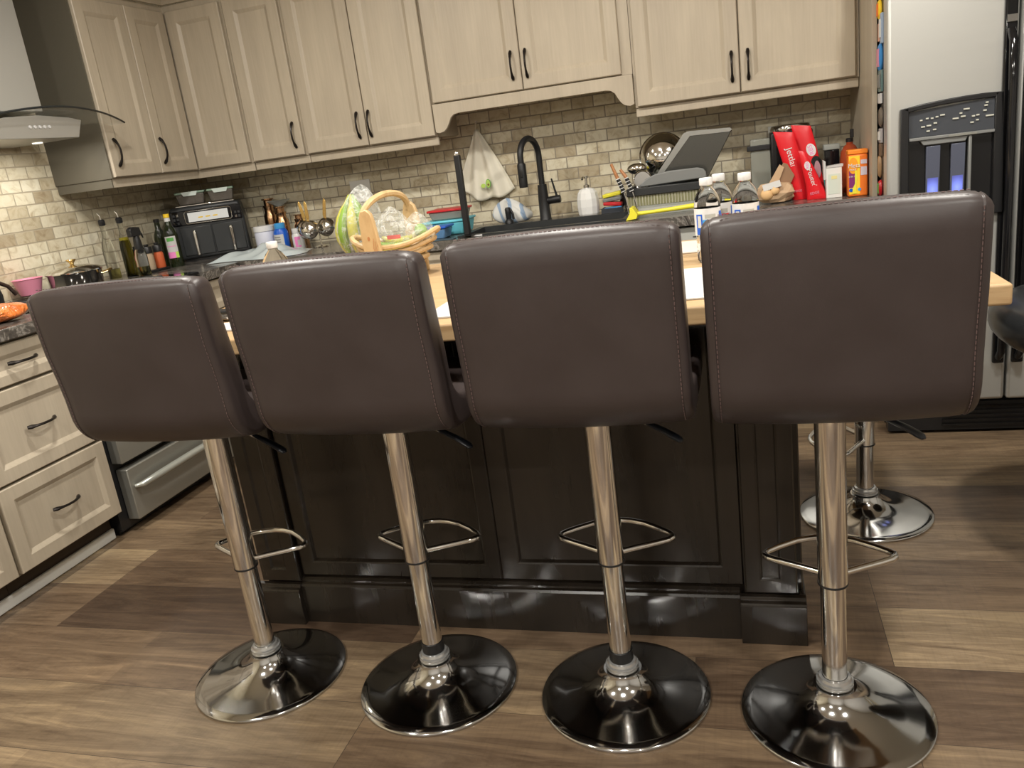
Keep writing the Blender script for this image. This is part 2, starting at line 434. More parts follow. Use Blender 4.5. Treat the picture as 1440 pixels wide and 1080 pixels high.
# --- single door
def wall_cab(name, label, x0, x1, doors, ub=UB, rail=True):
    c = thing(name, label, 'cabinet', ((x0 + x1) / 2, 3.87, ub - .04))
    obj('carcass', bx(x0, x1, 3.722, 4.028, ub - .004, UT + .03), CAB, c, smooth=False)
    if rail:
        obj('light_rail', bx(x0, x1, 3.728, 3.748, ub - .043, ub - .0045), CAB, c, bevel=.004, smooth=False)
    for d in doors: door(fb, d[0], d[1], ub, UT, c, d[2], d[3])
    return c
wall_cab('wall_cabinet', 'narrow single-door taupe wall cabinet above the copper bottles', -2.328, -2.020, [(-2.318, -2.032, -2.066, 1.46)])
wall_cab('wall_cabinet', 'tall two-door taupe wall cabinet left of the sink', -2.018, -1.345, [(-2.012, -1.688, -1.722, 1.46), (-1.683, -1.350, -1.662, 1.46)])
c = wall_cab('wall_cabinet', 'shorter two-door wall cabinet above the sink with a scalloped valance', -1.343, -.425, [(-1.338, -.908, -.945, 1.611), (-.904, -.470, -.879, 1.611)], ub=1.506, rail=False)
pl = [(-1.343, 1.50), (-1.343, 1.378), (-1.325, 1.372), (-1.30, 1.378), (-1.285, 1.392), (-1.272, 1.412), (-1.262, 1.432), (-1.245, 1.445), (-1.222, 1.449), (-.545, 1.449), (-.522, 1.445), (-.505, 1.432), (-.495, 1.412), (-.482, 1.392), (-.467, 1.378), (-.442, 1.372), (-.425, 1.378), (-.425, 1.50)]
b = MB(); b.prism(pl, 3.700, 3.7205, 'y'); obj('valance', b, CAB, c, bevel=.002, smooth=False)
wall_cab('wall_cabinet', 'two-door taupe wall cabinet beside the refrigerator panel', -.423, .474, [(-.412, .014, -.015, 1.469), (.019, .460, .050, 1.469)])
def crown(z0):
    b = MB()
    prof = [(0, 0), (.012, .0), (.016, .018), (.03, .035), (.055, .05), (.06, .062), (.06, .075), (0, .075)]
    path = [(-2.968, 3.103, 0, -1), (-2.655, 3.103, 1, -1), (-2.655, 3.717, 1, -1), (.474, 3.717, 0, -1)]
    vs = []; fs = []; n = len(prof)
    for x, y, dx, dy in path:
        for w, h in prof: vs.append((x + dx * w, y + dy * w, z0 + h))
    for i in range(3):
        for k in range(n - 1): fs.append((i * n + k, (i + 1) * n + k, (i + 1) * n + k + 1, i * n + k + 1))
    return b.add(vs, fs)
struct('trim_1', crown(UT + .032), CAB, smooth=False)
obj_ = tag(obj('under_cabinet_light', bx(-.20, -.07, 3.80, 3.84, UB - .034, UB - .006), LGREY, bevel=.003), 'slim light bar mounted beneath the right-hand wall cabinet', 'light fixture')
tag(obj('under_cabinet_light', bx(-2.86, -2.72, 3.22, 3.26, UB - .034, UB - .006), GREYP, bevel=.003), 'small dark light fixture beneath the corner wall cabinet', 'light fixture')
tag(obj('under_cabinet_light', bx(-1.92, -1.80, 3.80, 3.84, UB - .034, UB - .006), LGREY, bevel=.003), 'slim light bar beneath the wall cabinet left of the sink', 'light fixture')

# --- refrigerator side panel
tag(obj('side_panel', bx(.4765, .4945, 3.40, 4.028, 0, CH - .25), CAB, bevel=.001), 'tall taupe cabinet end panel standing left of the refrigerator', 'cabinet panel')

# --- base cabinets, left run
KZ = .112
def base_left(name, label, y0, y1, rows, toe=True):
    c = thing(name, label, 'cabinet', (-2.65, (y0 + y1) / 2, 0))
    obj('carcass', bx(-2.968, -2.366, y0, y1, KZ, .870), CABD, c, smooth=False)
    obj('toe_kick', bx(-2.968, -2.43, y0, y1, 0.001, KZ - .001), DBROWN, c, smooth=False)
    f = mapper('left', -2.365)
    for (a, z0, z1) in rows:
        door(f, y0 + .008, y1 - .008, z0, z1, c, a, (z0 + z1) / 2 + .002, False, 'drawer', fr=.05 if z1 - z0 > .2 else .038)
    return c
base_left('base_cabinet', 'taupe three-drawer base cabinet left of the range', 1.86, 2.343, [(2.10, .120, .414), (2.10, .424, .718), (2.10, .728, .862)])
base_left('base_cabinet', 'taupe three-drawer base cabinet nearest the camera on the left wall', 1.10, 1.858, [(1.48, .120, .414), (1.48, .424, .718), (1.48, .728, .862)])
struct('baseboard_left', bx(-2.429, -2.416, 1.10, 2.343, .001, .045), WTRIM, bevel=.004)
c = thing('base_cabinet', 'taupe corner base cabinet between the range and the back run', 'cabinet', (-2.65, 3.6, 0))
b = MB(); b.prism([(-2.968, 3.132), (-2.366, 3.132), (-2.366, 3.442), (-1.90, 3.442), (-1.90, 4.028), (-2.968, 4.028)], KZ, .870)
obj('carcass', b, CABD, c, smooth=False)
obj('toe_kick', MB().prism([(-2.968, 3.132), (-2.43, 3.132), (-2.43, 3.51), (-1.90, 3.51), (-1.90, 4.0), (-2.968, 4.0)], .001, KZ - .001), DBROWN, c, smooth=False)
f = mapper('left', -2.365)
door(f, 3.14, 3.40, .728, .862, c, None, None, False, 'drawer', fr=.034)
door(f, 3.14, 3.40, .120, .718, c, 3.36, .62, True)
f = mapper('back', 3.4415)
door(f, -2.34, -1.905, .120, .862, c)
def base_back(label, x0, x1, rows, doors):
    c = thing('base_cabinet', label, 'cabinet', ((x0 + x1) / 2, 3.7, 0))
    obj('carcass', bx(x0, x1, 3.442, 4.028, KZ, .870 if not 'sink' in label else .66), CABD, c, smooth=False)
    obj('toe_kick', bx(x0, x1, 3.51, 4.0, .001, KZ - .001), DBROWN, c, smooth=False)
    if 'sink' in label: obj('face_frame', bx(x0, x1, 3.442, 3.455, .661, .870), CAB, c, smooth=False)
    for u0, u1, z0, z1 in rows: door(f, u0, u1, z0, z1, c, (u0 + u1) / 2, (z0 + z1) / 2, False, 'drawer', fr=.036)
    for u0, u1, h in doors: door(f, u0, u1, .120, .718, c, h, .62, True)
base_back('taupe two-door base cabinet on the back wall left of the sink', -1.898, -1.232, [(-1.89, -1.57, .728, .862), (-1.562, -1.24, .728, .862)], [(-1.89, -1.57, -1.60), (-1.562, -1.24, -1.53)])
base_back('taupe base cabinet beneath the black sink', -1.230, -.402, [], [(-1.222, -.820, -.85), (-.812, -.41, -.78)])
base_back('taupe base cabinet on the back wall beside the dishwasher', .202, .474, [(.21, .466, .728, .862)], [(.21, .466, .24)])
d = thing('dishwasher', 'steel dishwasher under the counter below the dish rack', 'dishwasher', (-.1, 3.7, 0))
obj('body', bx(-.396, .196, 3.46, 4.02, .06, .868), DGREY, d)
obj('toe_panel', bx(-.394, .194, 3.51, 4.0, .001, .059), BLKP, d, smooth=False)
obj('door', bx(-.394, .194, 3.43, 3.459, .10, .780), SATIN, d, bevel=.004)
k = obj('control_panel', bx(-.394, .194, 3.43, 3.459, .786, .862), LGREY, d, bevel=.004)
obj('button', bx(-.20, -.17, 3.4285, 3.4299, .820, .824), DGREY, k, smooth=False)
obj('handle', MB().tube([(-.33, 3.43, .74), (-.33, 3.395, .74), (.13, 3.395, .74), (.13, 3.43, .74)], .008), STEEL, d)

# --- countertops
b = bx(-2.968, -2.325, 1.10, 2.351, .872, .912)
tag(obj('countertop', b, GRAN, bevel=.004), 'dark marbled countertop left of the range, holding the orange bag', 'countertop')
SX0, SX1, SY0, SY1 = -1.205, -.475, 3.465, 3.775
b = MB()
b.prism([(-2.968, 3.128), (-2.325, 3.128), (-2.325, 3.405), (SX0, 3.405), (SX0, 4.028), (-2.968, 4.028)], .872, .912)
b.box(SX1, .474, 3.405, 4.028, .872, .912)
b.box(SX0 + .0002, SX1 - .0002, 3.405, SY0, .872, .912); b.box(SX0 + .0002, SX1 - .0002, SY1, 4.028, .872, .912)
tag(obj('countertop', b, GRAN, smooth=False), 'dark marbled L-shaped countertop running round the corner and along the back wall', 'countertop')

# --- sink
s = thing('kitchen_sink', 'black composite sink set into the back counter', 'sink', (-.84, 3.62, .70))
b = MB(); g = .004; o = .022
ax0, ax1, ay0, ay1 = SX0 + g, SX1 - g, SY0 + g, SY1 - g
L = [[(ax0 - o, ay0 - o, .9125), (ax1 + o, ay0 - o, .9125), (ax1 + o, ay1 + o, .9125), (ax0 - o, ay1 + o, .9125)],
     [(ax0 - o, ay0 - o, .921), (ax1 + o, ay0 - o, .921), (ax1 + o, ay1 + o, .921), (ax0 - o, ay1 + o, .921)],
     [(ax0 + .01, ay0 + .01, .921), (ax1 - .01, ay0 + .01, .921), (ax1 - .01, ay1 - .01, .921), (ax0 + .01, ay1 - .01, .921)],
     [(ax0 + .02, ay0 + .02, .70), (ax1 - .02, ay0 + .02, .70), (ax1 - .02, ay1 - .02, .70), (ax0 + .02, ay1 - .02, .70)]]
vs = [p for l in L for p in l]; fs = [(12, 13, 14, 15)]
for kk in range(3):
    for i in range(4): j = (i + 1) % 4; fs.append((kk * 4 + i, kk * 4 + j, kk * 4 + 4 + j, kk * 4 + 4 + i))
b.add(vs, fs)
obj('basin', b, SINKM, s, smooth=False)
obj('drain', MB().lathe([(0, 0), (.04, 0), (.045, .004), (.03, .004), (.0, .002)], (-.84, 3.62, .701)), STEEL, s)
obj('sticker', bx(-1.155, -1.105, 3.441, 3.4434, .9135, .9195), WHITE, s, smooth=False, label='small white sticker')

# --- faucet
fx, fy = -.905, 3.845
t = thing('kitchen_faucet', 'matte black gooseneck faucet behind the sink', 'faucet', (fx, fy, .912))
obj('base', MB().lathe([(.030, 0), (.030, .006), (.027, .010), (.0255, .10), (.0215, .17), (.0, .17)], (fx, fy, .9125)), BLKM, t)
pts = [(fx, fy, 1.08), (fx, fy, 1.215)]
R = .082
for i in range(1, 15):
    a = PI * i / 14; pts.append((fx - .30 * R * (1 - math.cos(a)), fy - .95 * R * (1 - math.cos(a)), 1.215 + R * math.sin(a)))
pts.append((pts[-1][0], pts[-1][1], 1.19))
obj('spout', MB().tube(pts, .0145, 12), BLKM, t)
e = pts[-1]
h = obj('spray_head', MB().lathe([(.0, 0), (.019, 0), (.0205, .01), (.0195, .10), (.016, .108), (0, .108)], (e[0], e[1], e[2] - .105)), BLKM, t)
obj('button', bx(e[0] - .007, e[0] + .007, e[1] - .023, e[1] - .018, 1.13, 1.165), BLKP, h, bevel=.003)
lv = MB().tube([(fx + .015, fy, 1.005), (fx + .082, fy, 1.009)], .018, 14)
o = obj('valve', lv, BLKM, t, bevel=.002)
obj('lever', MB().tube([(fx + .066, fy, 1.018), (fx + .058, fy - .004, 1.06), (fx + .05, fy - .010, 1.105)], [.006, .0045, .004], 8), BLKM, o)

# --- black upright post
t = thing('towel_holder', 'tall black upright post with a chrome tip standing left of the sink', 'holder', (-1.185, 3.40, .912))
px, py = -1.166, 3.432
t.location = (px, py, .912)
obj('post', bx(px - .013, px + .013, py - .013, py + .013, .9255, 1.265), BLKM, t, bevel=.003)
obj('base', bx(px - .022, px + .03, py - .018, py + .016, .9225, .9253), BLKM, t)
obj('tip', MB().lathe([(.012, 0), (.012, .008), (.009, .014), (0, .015)], (px, py, 1.2655)), CHROME, t)
t['label'] = 'tall black upright post with a chrome tip at the sink corner'

# --- range
t = thing('kitchen_range', 'stainless steel slide-in range between the left base cabinets', 'stove', (-2.65, 2.74, 0))
y0, y1 = 2.366, 3.118
obj('body', bx(-2.965, -2.395, y0 - .008, y1 + .002, .02, .905), BLKP, t, smooth=False, label='black side and frame')
obj('plinth', bx(-2.93, -2.42, y0, y1, .001, .0195), BLKP, t, smooth=False)
d = obj('storage_drawer', bx(-2.394, -2.340, y0 + .038, y1 - .012, .052, .262), RANGES, t, bevel=.004)
obj('handle', MB().tube([(-2.34, y0 + .06, .185), (-2.315, y0 + .075, .188), (-2.303, y0 + .16, .193), (-2.300, (y0 + y1) / 2, .195), (-2.303, y1 - .16, .193), (-2.315, y1 - .075, .188), (-2.34, y1 - .06, .185)], [.007, .012, .015, .016, .015, .012, .007], 10), PALEB, d)
d = obj('oven_door', bx(-2.394, -2.343, y0 + .030, y1 - .012, .290, .745), RANGES, t, bevel=.004)
obj('window', bx(-2.3425, -2.340, y0 + .12, y1 - .12, .38, .62), BLKG, d)
obj('handle', MB().tube([(-2.343, y0 + .06, .70), (-2.30, y0 + .07, .70), (-2.30, y1 - .07, .70), (-2.343, y1 - .06, .70)], .011, 10), STEEL, d)
k = obj('control_panel', bx(-2.394, -2.345, y0 + .005, y1 - .005, .755, .898), SATIN, t, bevel=.006)
for i in range(5):
    b = MB(); b.T = Matrix.Translation((-2.3445, y0 + .12 + i * .128, .825)) @ Matrix.Rotation(PI / 2, 4, 'Y')
    b.lathe([(.022, 0), (.019, .028), (0, .028)], n=18); obj('knob', b, BLKP, k)
k = obj('cooktop', bx(-2.96, -2.345, y0 - .006, y1 + .002, .906, .918), BLKG, t, bevel=.002)
for cx_, cy_ in ((-2.53, 2.53), (-2.53, 2.93), (-2.80, 2.53), (-2.80, 2.93)):
    b = MB()
    for q in range(4):
        a = q * PI / 2 + PI / 4
        b.tube([(cx_ + .03 * math.cos(a), cy_ + .03 * math.sin(a), .926), (cx_ + .11 * math.cos(a), cy_ + .11 * math.sin(a), .926), (cx_ + .115 * math.cos(a), cy_ + .115 * math.sin(a), .919)], .004, 6)
    b.tube([(cx_ + .08 * math.cos(w * PI / 12), cy_ + .08 * math.sin(w * PI / 12), .926) for w in range(24)], .004, 6, True)
    obj('burner_grate', b, BLKM, t)

# --- range hood
t = thing('range_hood', 'stainless chimney range hood with a curved glass canopy', 'range hood', (-2.8, 2.745, 1.52))
obj('chimney', bx(-2.966, -2.735, 2.598, 2.898, 1.652, CH - .002), SATIN, t, bevel=.003)
b = MB(); b.prism([(2.54, 1.535), (2.93, 1.535), (2.965, 1.604), (2.90, 1.614), (2.745, 1.622), (2.59, 1.614), (2.525, 1.604)], -2.966, -2.62, 'x')
hb = obj('canopy_body', b, SATIN, t, bevel=.002)
def hg(u, v):
    y = 2.745 + (u - .5) * .80; k_ = (u - .5) * 2
    return (-2.966 + v * (.466 - .06 * k_ * k_), y, 1.638 - .052 * k_ * k_)
gl = obj('glass_canopy', MB().grid(hg, 25, 8), HGLASS, t, solid=.006, ang=60)
e_ = [hg(i / 24, 1.002) for i in range(25)]
obj('edge', MB().tube(e_, .0042, 8), mat('dark_glass_edge', (.02, .022, .022), .2), gl, label='dark polished glass edge')
for i in range(5):
    b = MB(); b.T = Matrix.Translation((-2.6195, 2.690 + i * .024, 1.578)) @ Matrix.Rotation(PI / 2, 4, 'Y')
    b.lathe([(.007, 0), (.006, .003), (0, .003)], n=12); obj('button', b, WHITE, hb)
for y_ in (2.62, 2.87):
    obj('lamp', MB().lathe([(.020, 0), (.020, .003), (0, .003)], (-2.78, y_, 1.5315), 20), LAMP, hb)

# --- island
t = thing('kitchen_island', 'dark espresso wood kitchen island base with panelled front', 'island', (-.67, 2.2, 0))
ix0, ix1, iy0, iy1 = -1.42, .088, 1.87, 2.46
obj('body', bx(ix0, ix1, iy0 + .006, iy1, .0, .869), ESP, t, smooth=False)
f = mapper('back', iy0 + .006)
def inset(name, u0, u1, v0, v1, f, par, fr=.0):
    obj(name, door_mb(f, u0, u1, v0, v1, t=.014, fr=fr, rec=.010, bead=.006), ESP, par, smooth=False)
inset('panel', -1.288, -.6735, .145, .868, f, t, .045)
inset('panel', -.6725, -.040, .145, .868, f, t, .052)
for x0_, x1_, u0_, u1_ in ((-1.42, -1.290, -1.40, -1.352), (-.038, .088, .004, .050)):
    p = obj('pilaster', bx(x0_, x1_, 1.852, iy0 + .005, .13, .869), ESP, t, smooth=False)
    fp = mapper('back', 1.8522)
    obj('panel_groove', door_mb(fp, x0_ + .002, x1_ - .002, .132, .868, t=.006, fr=(x1_ - x0_) / 2 - .024, rec=.005, bead=.003), ESP, p, smooth=False)
    b = MB(); xa, xb = (x0_ - .022, x1_) if x0_ < -1 else (x0_ - .012, x1_ + .018)
    ye = 1.825; b.box(xa, xb, ye, 1.8515, 0, .108)
    b.prism([(ye, .108), (ye + .003, .114), (ye + .012, .118), (ye + .014, .126), (1.8515, .129), (1.8515, .108)], xa, xb, 'x')
    obj('pilaster_base', b, ESP, t, bevel=.0015, smooth=False)
b = MB(); b.prism([(1.843, 0), (1.843, .118), (1.847, .124), (1.853, .128), (1.853, .134), (1.860, .140), (1.8705, .143), (1.8705, 0)], -1.289, -.0505, 'x')
obj('baseboard', b, ESP, t, smooth=False)
obj('side_baseboard', bx(ix1 + .0005, ix1 + .018, 1.853, iy1, 0, .128), ESP, t, bevel=.004, smooth=False)
fr_ = lambda u, v, w: (ix1 + .0005 + w, u, v)
obj('side_panel', door_mb(fr_, 1.875, iy1 - .005, .13, .868, t=.012, fr=.07), ESP, t, smooth=False)
top = bx(-1.53, .466, 1.638, 2.66, .871, .912)
tag(obj('island_countertop', top, BUTCH, bevel=.006, seg=3), 'thick pale butcher-block slab on top of the dark island', 'countertop')

# --- refrigerator
t = thing('refrigerator', 'side-by-side stainless refrigerator with black dispenser and black handles', 'refrigerator', (.95, 3.6, 0))
FX0, FX1, FS = .500, 1.41, .903
obj('cabinet', bx(FX0 + .004, FX1, 3.305, 4.01, .03, 1.78), BLKP, t, bevel=.003, label='black cabinet side')
obj('grille', MB().box(FX0 + .01, FX1, 3.255, 3.304, .012, .125), BLKP, t, label='black base grille')
b = MB()
for i in range(5): b.box(FX0 + .20, FX1 - .05, 3.249, 3.2545, .03 + i * .018, .038 + i * .018)
obj('grille_slats', b, BLKG, t)
fd = obj('freezer_door', bx(FX0, FS - .003, 3.222, 3.303, .14, 1.79), SATIN, t, bevel=.012, seg=3)
rd = obj('fridge_door', bx(FS + .003, FX1, 3.222, 3.303, .14, 1.79), SATIN, t, bevel=.012, seg=3)
for nm, x0_, x1_, par in (('handle', FS - .050, FS - .012, fd), ('handle', FS + .012, FS + .050, rd)):
    h = obj(nm, bx(x0_, x1_, 3.205, 3.2215, .285, 1.79), BLKG, par, bevel=.006)
    xm = (x0_ + x1_) / 2
    obj('grip', MB().tube([(xm, 3.205, .31), (xm, 3.175, .34), (xm, 3.165, .6), (xm, 3.162, .9), (xm, 3.165, 1.25), (xm, 3.175, 1.39), (xm, 3.205, 1.425)], .0135, 10), BLKG, h)
    obj('clip', bx(x0_ + .004, x1_ - .004, 3.199, 3.2045, 1.45, 1.472), CHROME2, h)
dy = 3.2215
arc = [(.539, .835), (.864, .835), (.862, 1.05), (.851, 1.232)]
for i in range(1, 9):
    s_ = i / 8; arc.append((.851 - s_ * .311, 1.232 + .020 * math.sin(PI * min(1, s_ * 1.0) * .5 + PI / 2) * 0 - .012 * s_ ** 2 + .004 * math.sin(PI * s_)))
dp = MB()
# surround built as a ring of boxes so the cavity stays open
dp.prism([(.539, .835), (.566, .835), (.566, 1.222), (.540, 1.218)], 3.196, dy, 'y')
dp.prism([(.830, .835), (.864, .835), (.858, 1.10), (.850, 1.236), (.830, 1.236)], 3.196, dy, 'y')
dp.prism([(.540, 1.2182), (.566, 1.2055), (.60, 1.210), (.66, 1.216), (.72, 1.2195), (.78, 1.2205), (.8298, 1.2205), (.850, 1.236), (.80, 1.2385), (.74, 1.2375), (.68, 1.2345), (.61, 1.2285)], 3.196, dy, 'y')
dp.box(.5662, .8298, 3.196, dy, .835, .862)
di = obj('dispenser', dp, BLKP, fd, bevel=.003)
obj('cavity', bx(.5664, .8296, 3.214, 3.2212, .863, 1.118), BLKG, di, smooth=False)
cp = obj('control_panel', MB().add([(.5664, 3.210, 1.119), (.8296, 3.198, 1.119), (.8296, 3.204, 1.2200), (.5664, 3.212, 1.2050), (.5664, 3.2212, 1.119), (.8296, 3.2212, 1.119), (.8296, 3.2212, 1.2200), (.5664, 3.2212, 1.2050)],
    [(0, 1, 2, 3), (4, 7, 6, 5), (0, 4, 5, 1), (1, 5, 6, 2), (2, 6, 7, 3), (3, 7, 4, 0)]), GREYBLK, di, smooth=False)
obj('ledge', bx(.5664, .8296, 3.186, 3.197, 1.108, 1.1185), GREYP, di, bevel=.002)
obj('nameplate', bx(.690, .775, 3.184, 3.1858, 1.1095, 1.1165), mat('dull_silver', (.3, .3, .27), .4, .5), di)
for (x_, z_, w_) in [(.612, 1.150, .012), (.630, 1.152, .014), (.650, 1.158, .010), (.628, 1.134, .010), (.648, 1.137, .010), (.640, 1.175, .008), (.655, 1.178, .008), (.672, 1.182, .014), (.606, 1.172, .008), (.625, 1.176, .008),
                     (.712, 1.165, .018), (.735, 1.169, .014), (.745, 1.192, .018), (.728, 1.180, .008), (.766, 1.166, .009), (.779, 1.168, .009), (.762, 1.146, .010), (.778, 1.152, .008), (.800, 1.180, .010), (.803, 1.196, .010), (.815, 1.162, .024), (.806, 1.205, .008)]:
    yy = 3.2095 - (x_ - .5664) * .045 + (z_ - 1.119) * .03
    obj('button', bx(x_ - w_ / 2, x_ + w_ / 2, yy - .004, yy + .002, z_, z_ + .0045), BTN, cp, smooth=False)
for x_ in (.622, .700):
    p = obj('paddle', MB().add([(x_, 3.206, .90), (x_ + .044, 3.206, .90), (x_ + .044, 3.196, 1.085), (x_, 3.196, 1.085), (x_, 3.2135, .90), (x_ + .044, 3.2135, .90), (x_ + .044, 3.2135, 1.085), (x_, 3.2135, 1.085)],
        [(0, 1, 2, 3), (4, 7, 6, 5), (0, 4, 5, 1), (1, 5, 6, 2), (2, 6, 7, 3), (3, 7, 4, 0)]), PADDLE, di, bevel=.002)
    gm = bpy.data.materials.new('paddle_glow'); gm.use_nodes = True; nt, bb = nodes(gm)
    bb.inputs['Base Color'].default_value = (.09, .10, .14, 1)
    gt = add(nt, 'ShaderNodeTexGradient', gradient_type='SPHERICAL')
    kx = 22.; nt.links.new(coords(nt, (kx, 1, 16.), loc=(-(x_ + .022 - .95) * kx, .397, -.935 * 16)), gt.inputs['Vector'])
    nt.links.new(ramp(nt, gt.outputs['Fac'], [(0, (.0, .0, .0)), (.4, (.03, .045, .35)), (1, (.22, .30, 1.))]), bb.inputs['Emission Color']); bb.inputs['Emission Strength'].default_value = 1.3
    obj('glow_sheet', MB().add([(x_ + .005, 3.2045, .905), (x_ + .039, 3.2045, .905), (x_ + .039, 3.2010, 1.0), (x_ + .005, 3.2010, 1.0)], [(0, 1, 2, 3)]), gm, p, smooth=False, label='blue glow on the paddle')  # thin sheet with the blue glow painted in as emission
obj('divider', bx(.752, .762, 3.190, 3.2135, .863, 1.107), GREYP, di, bevel=.003)
obj('spout_housing', MB().prism([(.60, 1.107), (.75, 1.107), (.742, 1.090), (.612, 1.090)], 3.192, 3.2135, 'y'), GREYP, di, bevel=.002)

# --- magnets on the black refrigerator side
def magnet(label, y, z, w, h, m, m2=None, shape='box'):
    x = FX0 + .004 - .001
    b = MB()
    if shape == 'box': b.box(x - .008, x, y - w / 2, y + w / 2, z - h / 2, z + h / 2)
    else:
        b.T = Matrix.Translation((x, y, z)) @ Matrix.Rotation(-PI / 2, 4, 'Y')
        b.lathe([(1, 0), (1, .004), (.8, .010), (0, .012)], n=16, sx=h / 2, sy=w / 2)
    o = tag(obj('fridge_magnet', b, m, bevel=.0015 if shape == 'box' else 0), label, 'magnet', 'souvenir magnets on the refrigerator side')
    if m2: obj('picture', bx(x - .0128, x - .0085 if shape == 'box' else x - .006, y - w * .3, y + w * .3, z - h * .3, z + h * .3), m2, o)
magnet('yellow and orange magnet near the top of the refrigerator side', 3.375, 1.565, .05, .07, YELP, ORANGE, 'oval')
magnet('peach magnet under the yellow one on the refrigerator side', 3.37, 1.49, .045, .06, mat('peach', (.65, .35, .25), .5), None)
magnet('pale blue magnet level with the peach one', 3.325, 1.50, .035, .10, mat('pale_blue', (.35, .45, .6), .5), CLOTHW)
magnet('round blue, white and pink magnet on the refrigerator side', 3.368, 1.405, .07, .10, mat('mid_blue', (.05, .25, .6), .4), PINK, 'oval')
magnet('glassy rectangular teal magnet with a dark frame', 3.35, 1.325, .07, .075, mat('teal_frame', (.12, .2, .2), .25), GREYP)
magnet('small white magnet with two figures on top', 3.365, 1.265, .06, .035, WHITE)
magnet('brown arrowhead-shaped stone magnet on the refrigerator side', 3.35, 1.20, .05, .07, mat('stone_brown', (.16, .13, .10), .6), None, 'oval')
magnet('pale square picture magnet', 3.35, 1.135, .05, .05, mat('pale_grey_pink', (.45, .42, .42), .5), CLOTHW)
magnet('plain dark brown square magnet above the carved figure', 3.35, 1.085, .05, .045, mat('dark_tan', (.17, .11, .07), .6))
magnet('carved wooden figure magnet', 3.375, 1.025, .03, .085, mat('carved_wood', (.40, .24, .12), .5), None, 'oval')
magnet('red, yellow and green parrot magnet with a ring', 3.368, .945, .035, .06, RED, GREEN, 'oval')

# ------------------------------------------------------------------ bar stools
def seat_mb(top=1.098, W=.43):
    # outer profile (y, z), from the back top down, under, round the front lip and back up the inside
    P = []
    P += [(-.227, top - .012), (-.2255, top - .05), (-.218, top - .14), (-.208, .90), (-.2015, .85), (-.199, .815)]
    for i in range(1, 9):
        a = PI + PI / 2 * i / 8; P.append((-.199 + .090 + .090 * math.cos(a), .815 + .090 * math.sin(a)))
    P += [(-.04, .722), (.05, .720), (.15, .720), (.185, .722)]
    for i in range(1, 8):
        a = -PI / 2 + PI * i / 8; P.append((.190 + .033 * math.cos(a), .756 + .034 * math.sin(a)))
    P += [(.18, .792), (.08, .786), (0, .786), (-.06, .790)]
    for i in range(1, 7):
        a = -PI / 2 - PI / 2 * i / 6; P.append((-.065 + .065 * math.cos(a), .855 + .065 * math.sin(a)))
    P += [(-.134, .90), (-.148, top - .12), (-.158, top - .05), (-.163, top - .018), (-.172, top - .004), (-.195, top + .001), (-.217, top - .003)]
    n = len(P); N = []
    for i in range(n):
        t = V((P[(i + 1) % n][0] - P[i - 1][0], P[(i + 1) % n][1] - P[i - 1][1])).normalized()
        N.append(V((-t.y, t.x)))
    A = sum(P[i][0] * P[(i + 1) % n][1] - P[(i + 1) % n][0] * P[i][1] for i in range(n))
    sg = 1 if A > 0 else -1   # N is inward for CCW
    stations = []
    hw = W / 2
    for x, e in ((hw, .016), (hw - .001, .009), (hw - .004, .0045), (hw - .009, .0015), (hw - .014, .0), (hw - .0155, .0016), (hw - .0175, .0016), (hw - .022, -.0005), (hw - .04, -.002), (hw - .08, -.004), (hw * .4, -.006), (0, -.007)):
        stations.append((x, e))
    stations = stations + [(-x, e) for x, e in reversed(stations[:-1])]
    b = MB(); vs = []; fs = []
    for x, e in stations:
        d = max(0, abs(x) - (hw - .035)) / .035
        drop = .010 * (1 - math.sqrt(max(0, 1 - d * d)))
        for i in range(n):
            y, z = P[i]; w = min(1, max(0, (z - (top - .1)) / .1))
            y += N[i].x * sg * e; z += N[i].y * sg * e - drop * w
            vs.append((x, y, z))
    m = len(stations)
    for i in range(m - 1):
        for k in range(n): fs.append((i * n + k, i * n + (k + 1) % n, (i + 1) * n + (k + 1) % n, (i + 1) * n + k))
    # side gussets: bridge outer path to inner path instead of a fan
    for base, flip in ((0, 0), ((m - 1) * n, 1)):
        a, z = 0, n - 1
        while z - a > 2:
            q = (base + a, base + a + 1, base + z - 1, base + z)
            fs.append(q if flip else q[::-1]); a += 1; z -= 1
        fs.append(tuple(base + i for i in range(a, z + 1)))
    b.add(vs, fs)
    return b, P
def squash(b, k):
    b.v = [V((p.x, p.y, p.z if p.z < .82 else .82 + (p.z - .82) * k)) for p in b.v]; return b
def stitch_mb(P, which, top=1.098, W=.43):
    b = MB(); out = [p for p in P[:12]]
    def at(s):   # arc-length sample of outer path
        acc = 0
        for i in range(len(out) - 1):
            p, q = V(out[i]), V(out[i + 1]); L = (q - p).length
            if acc + L >= s:
                r = p.lerp(q, (s - acc) / L); t = (q - p).normalized(); return r, t
            acc += L
        return None, None
    for x in ((W / 2 - .0165,), (-W / 2 + .0165,), ())[which]:
        s = .006
        while True:
            p, t = at(s); q, t2 = at(s + .0052)
            if p is None or q is None: break
            nn = V((t.y, -t.x)); nn = nn if nn.x < 0 or nn.y < 0 else -nn
            b.tube([(x, p.x + nn.x * .0006, p.y + nn.y * .0006), (x, q.x + nn.x * .0006, q.y + nn.y * .0006)], .0008, 4)
            s += .0086
    n = 44
    for i in range(n if which == 2 else 0):
        x0 = -W / 2 + .03 + (W - .06) * i / n
        b.tube([(x0, -.2135, top + .0015 + .004), (x0 + .0055, -.2135, top + .0015 + .004)], .0008, 4)
    return b
def ring_path():
    pts = [(-.022, .006), (-.060, .028), (-.100, .050), (-.122, .063), (-.131, .073), (-.132, .084), (-.124, .095), (-.10, .116), (-.06, .145), (-.025, .158), (0, .161)]
    return pts + [(-x, y) for x, y in reversed(pts[:-1])]
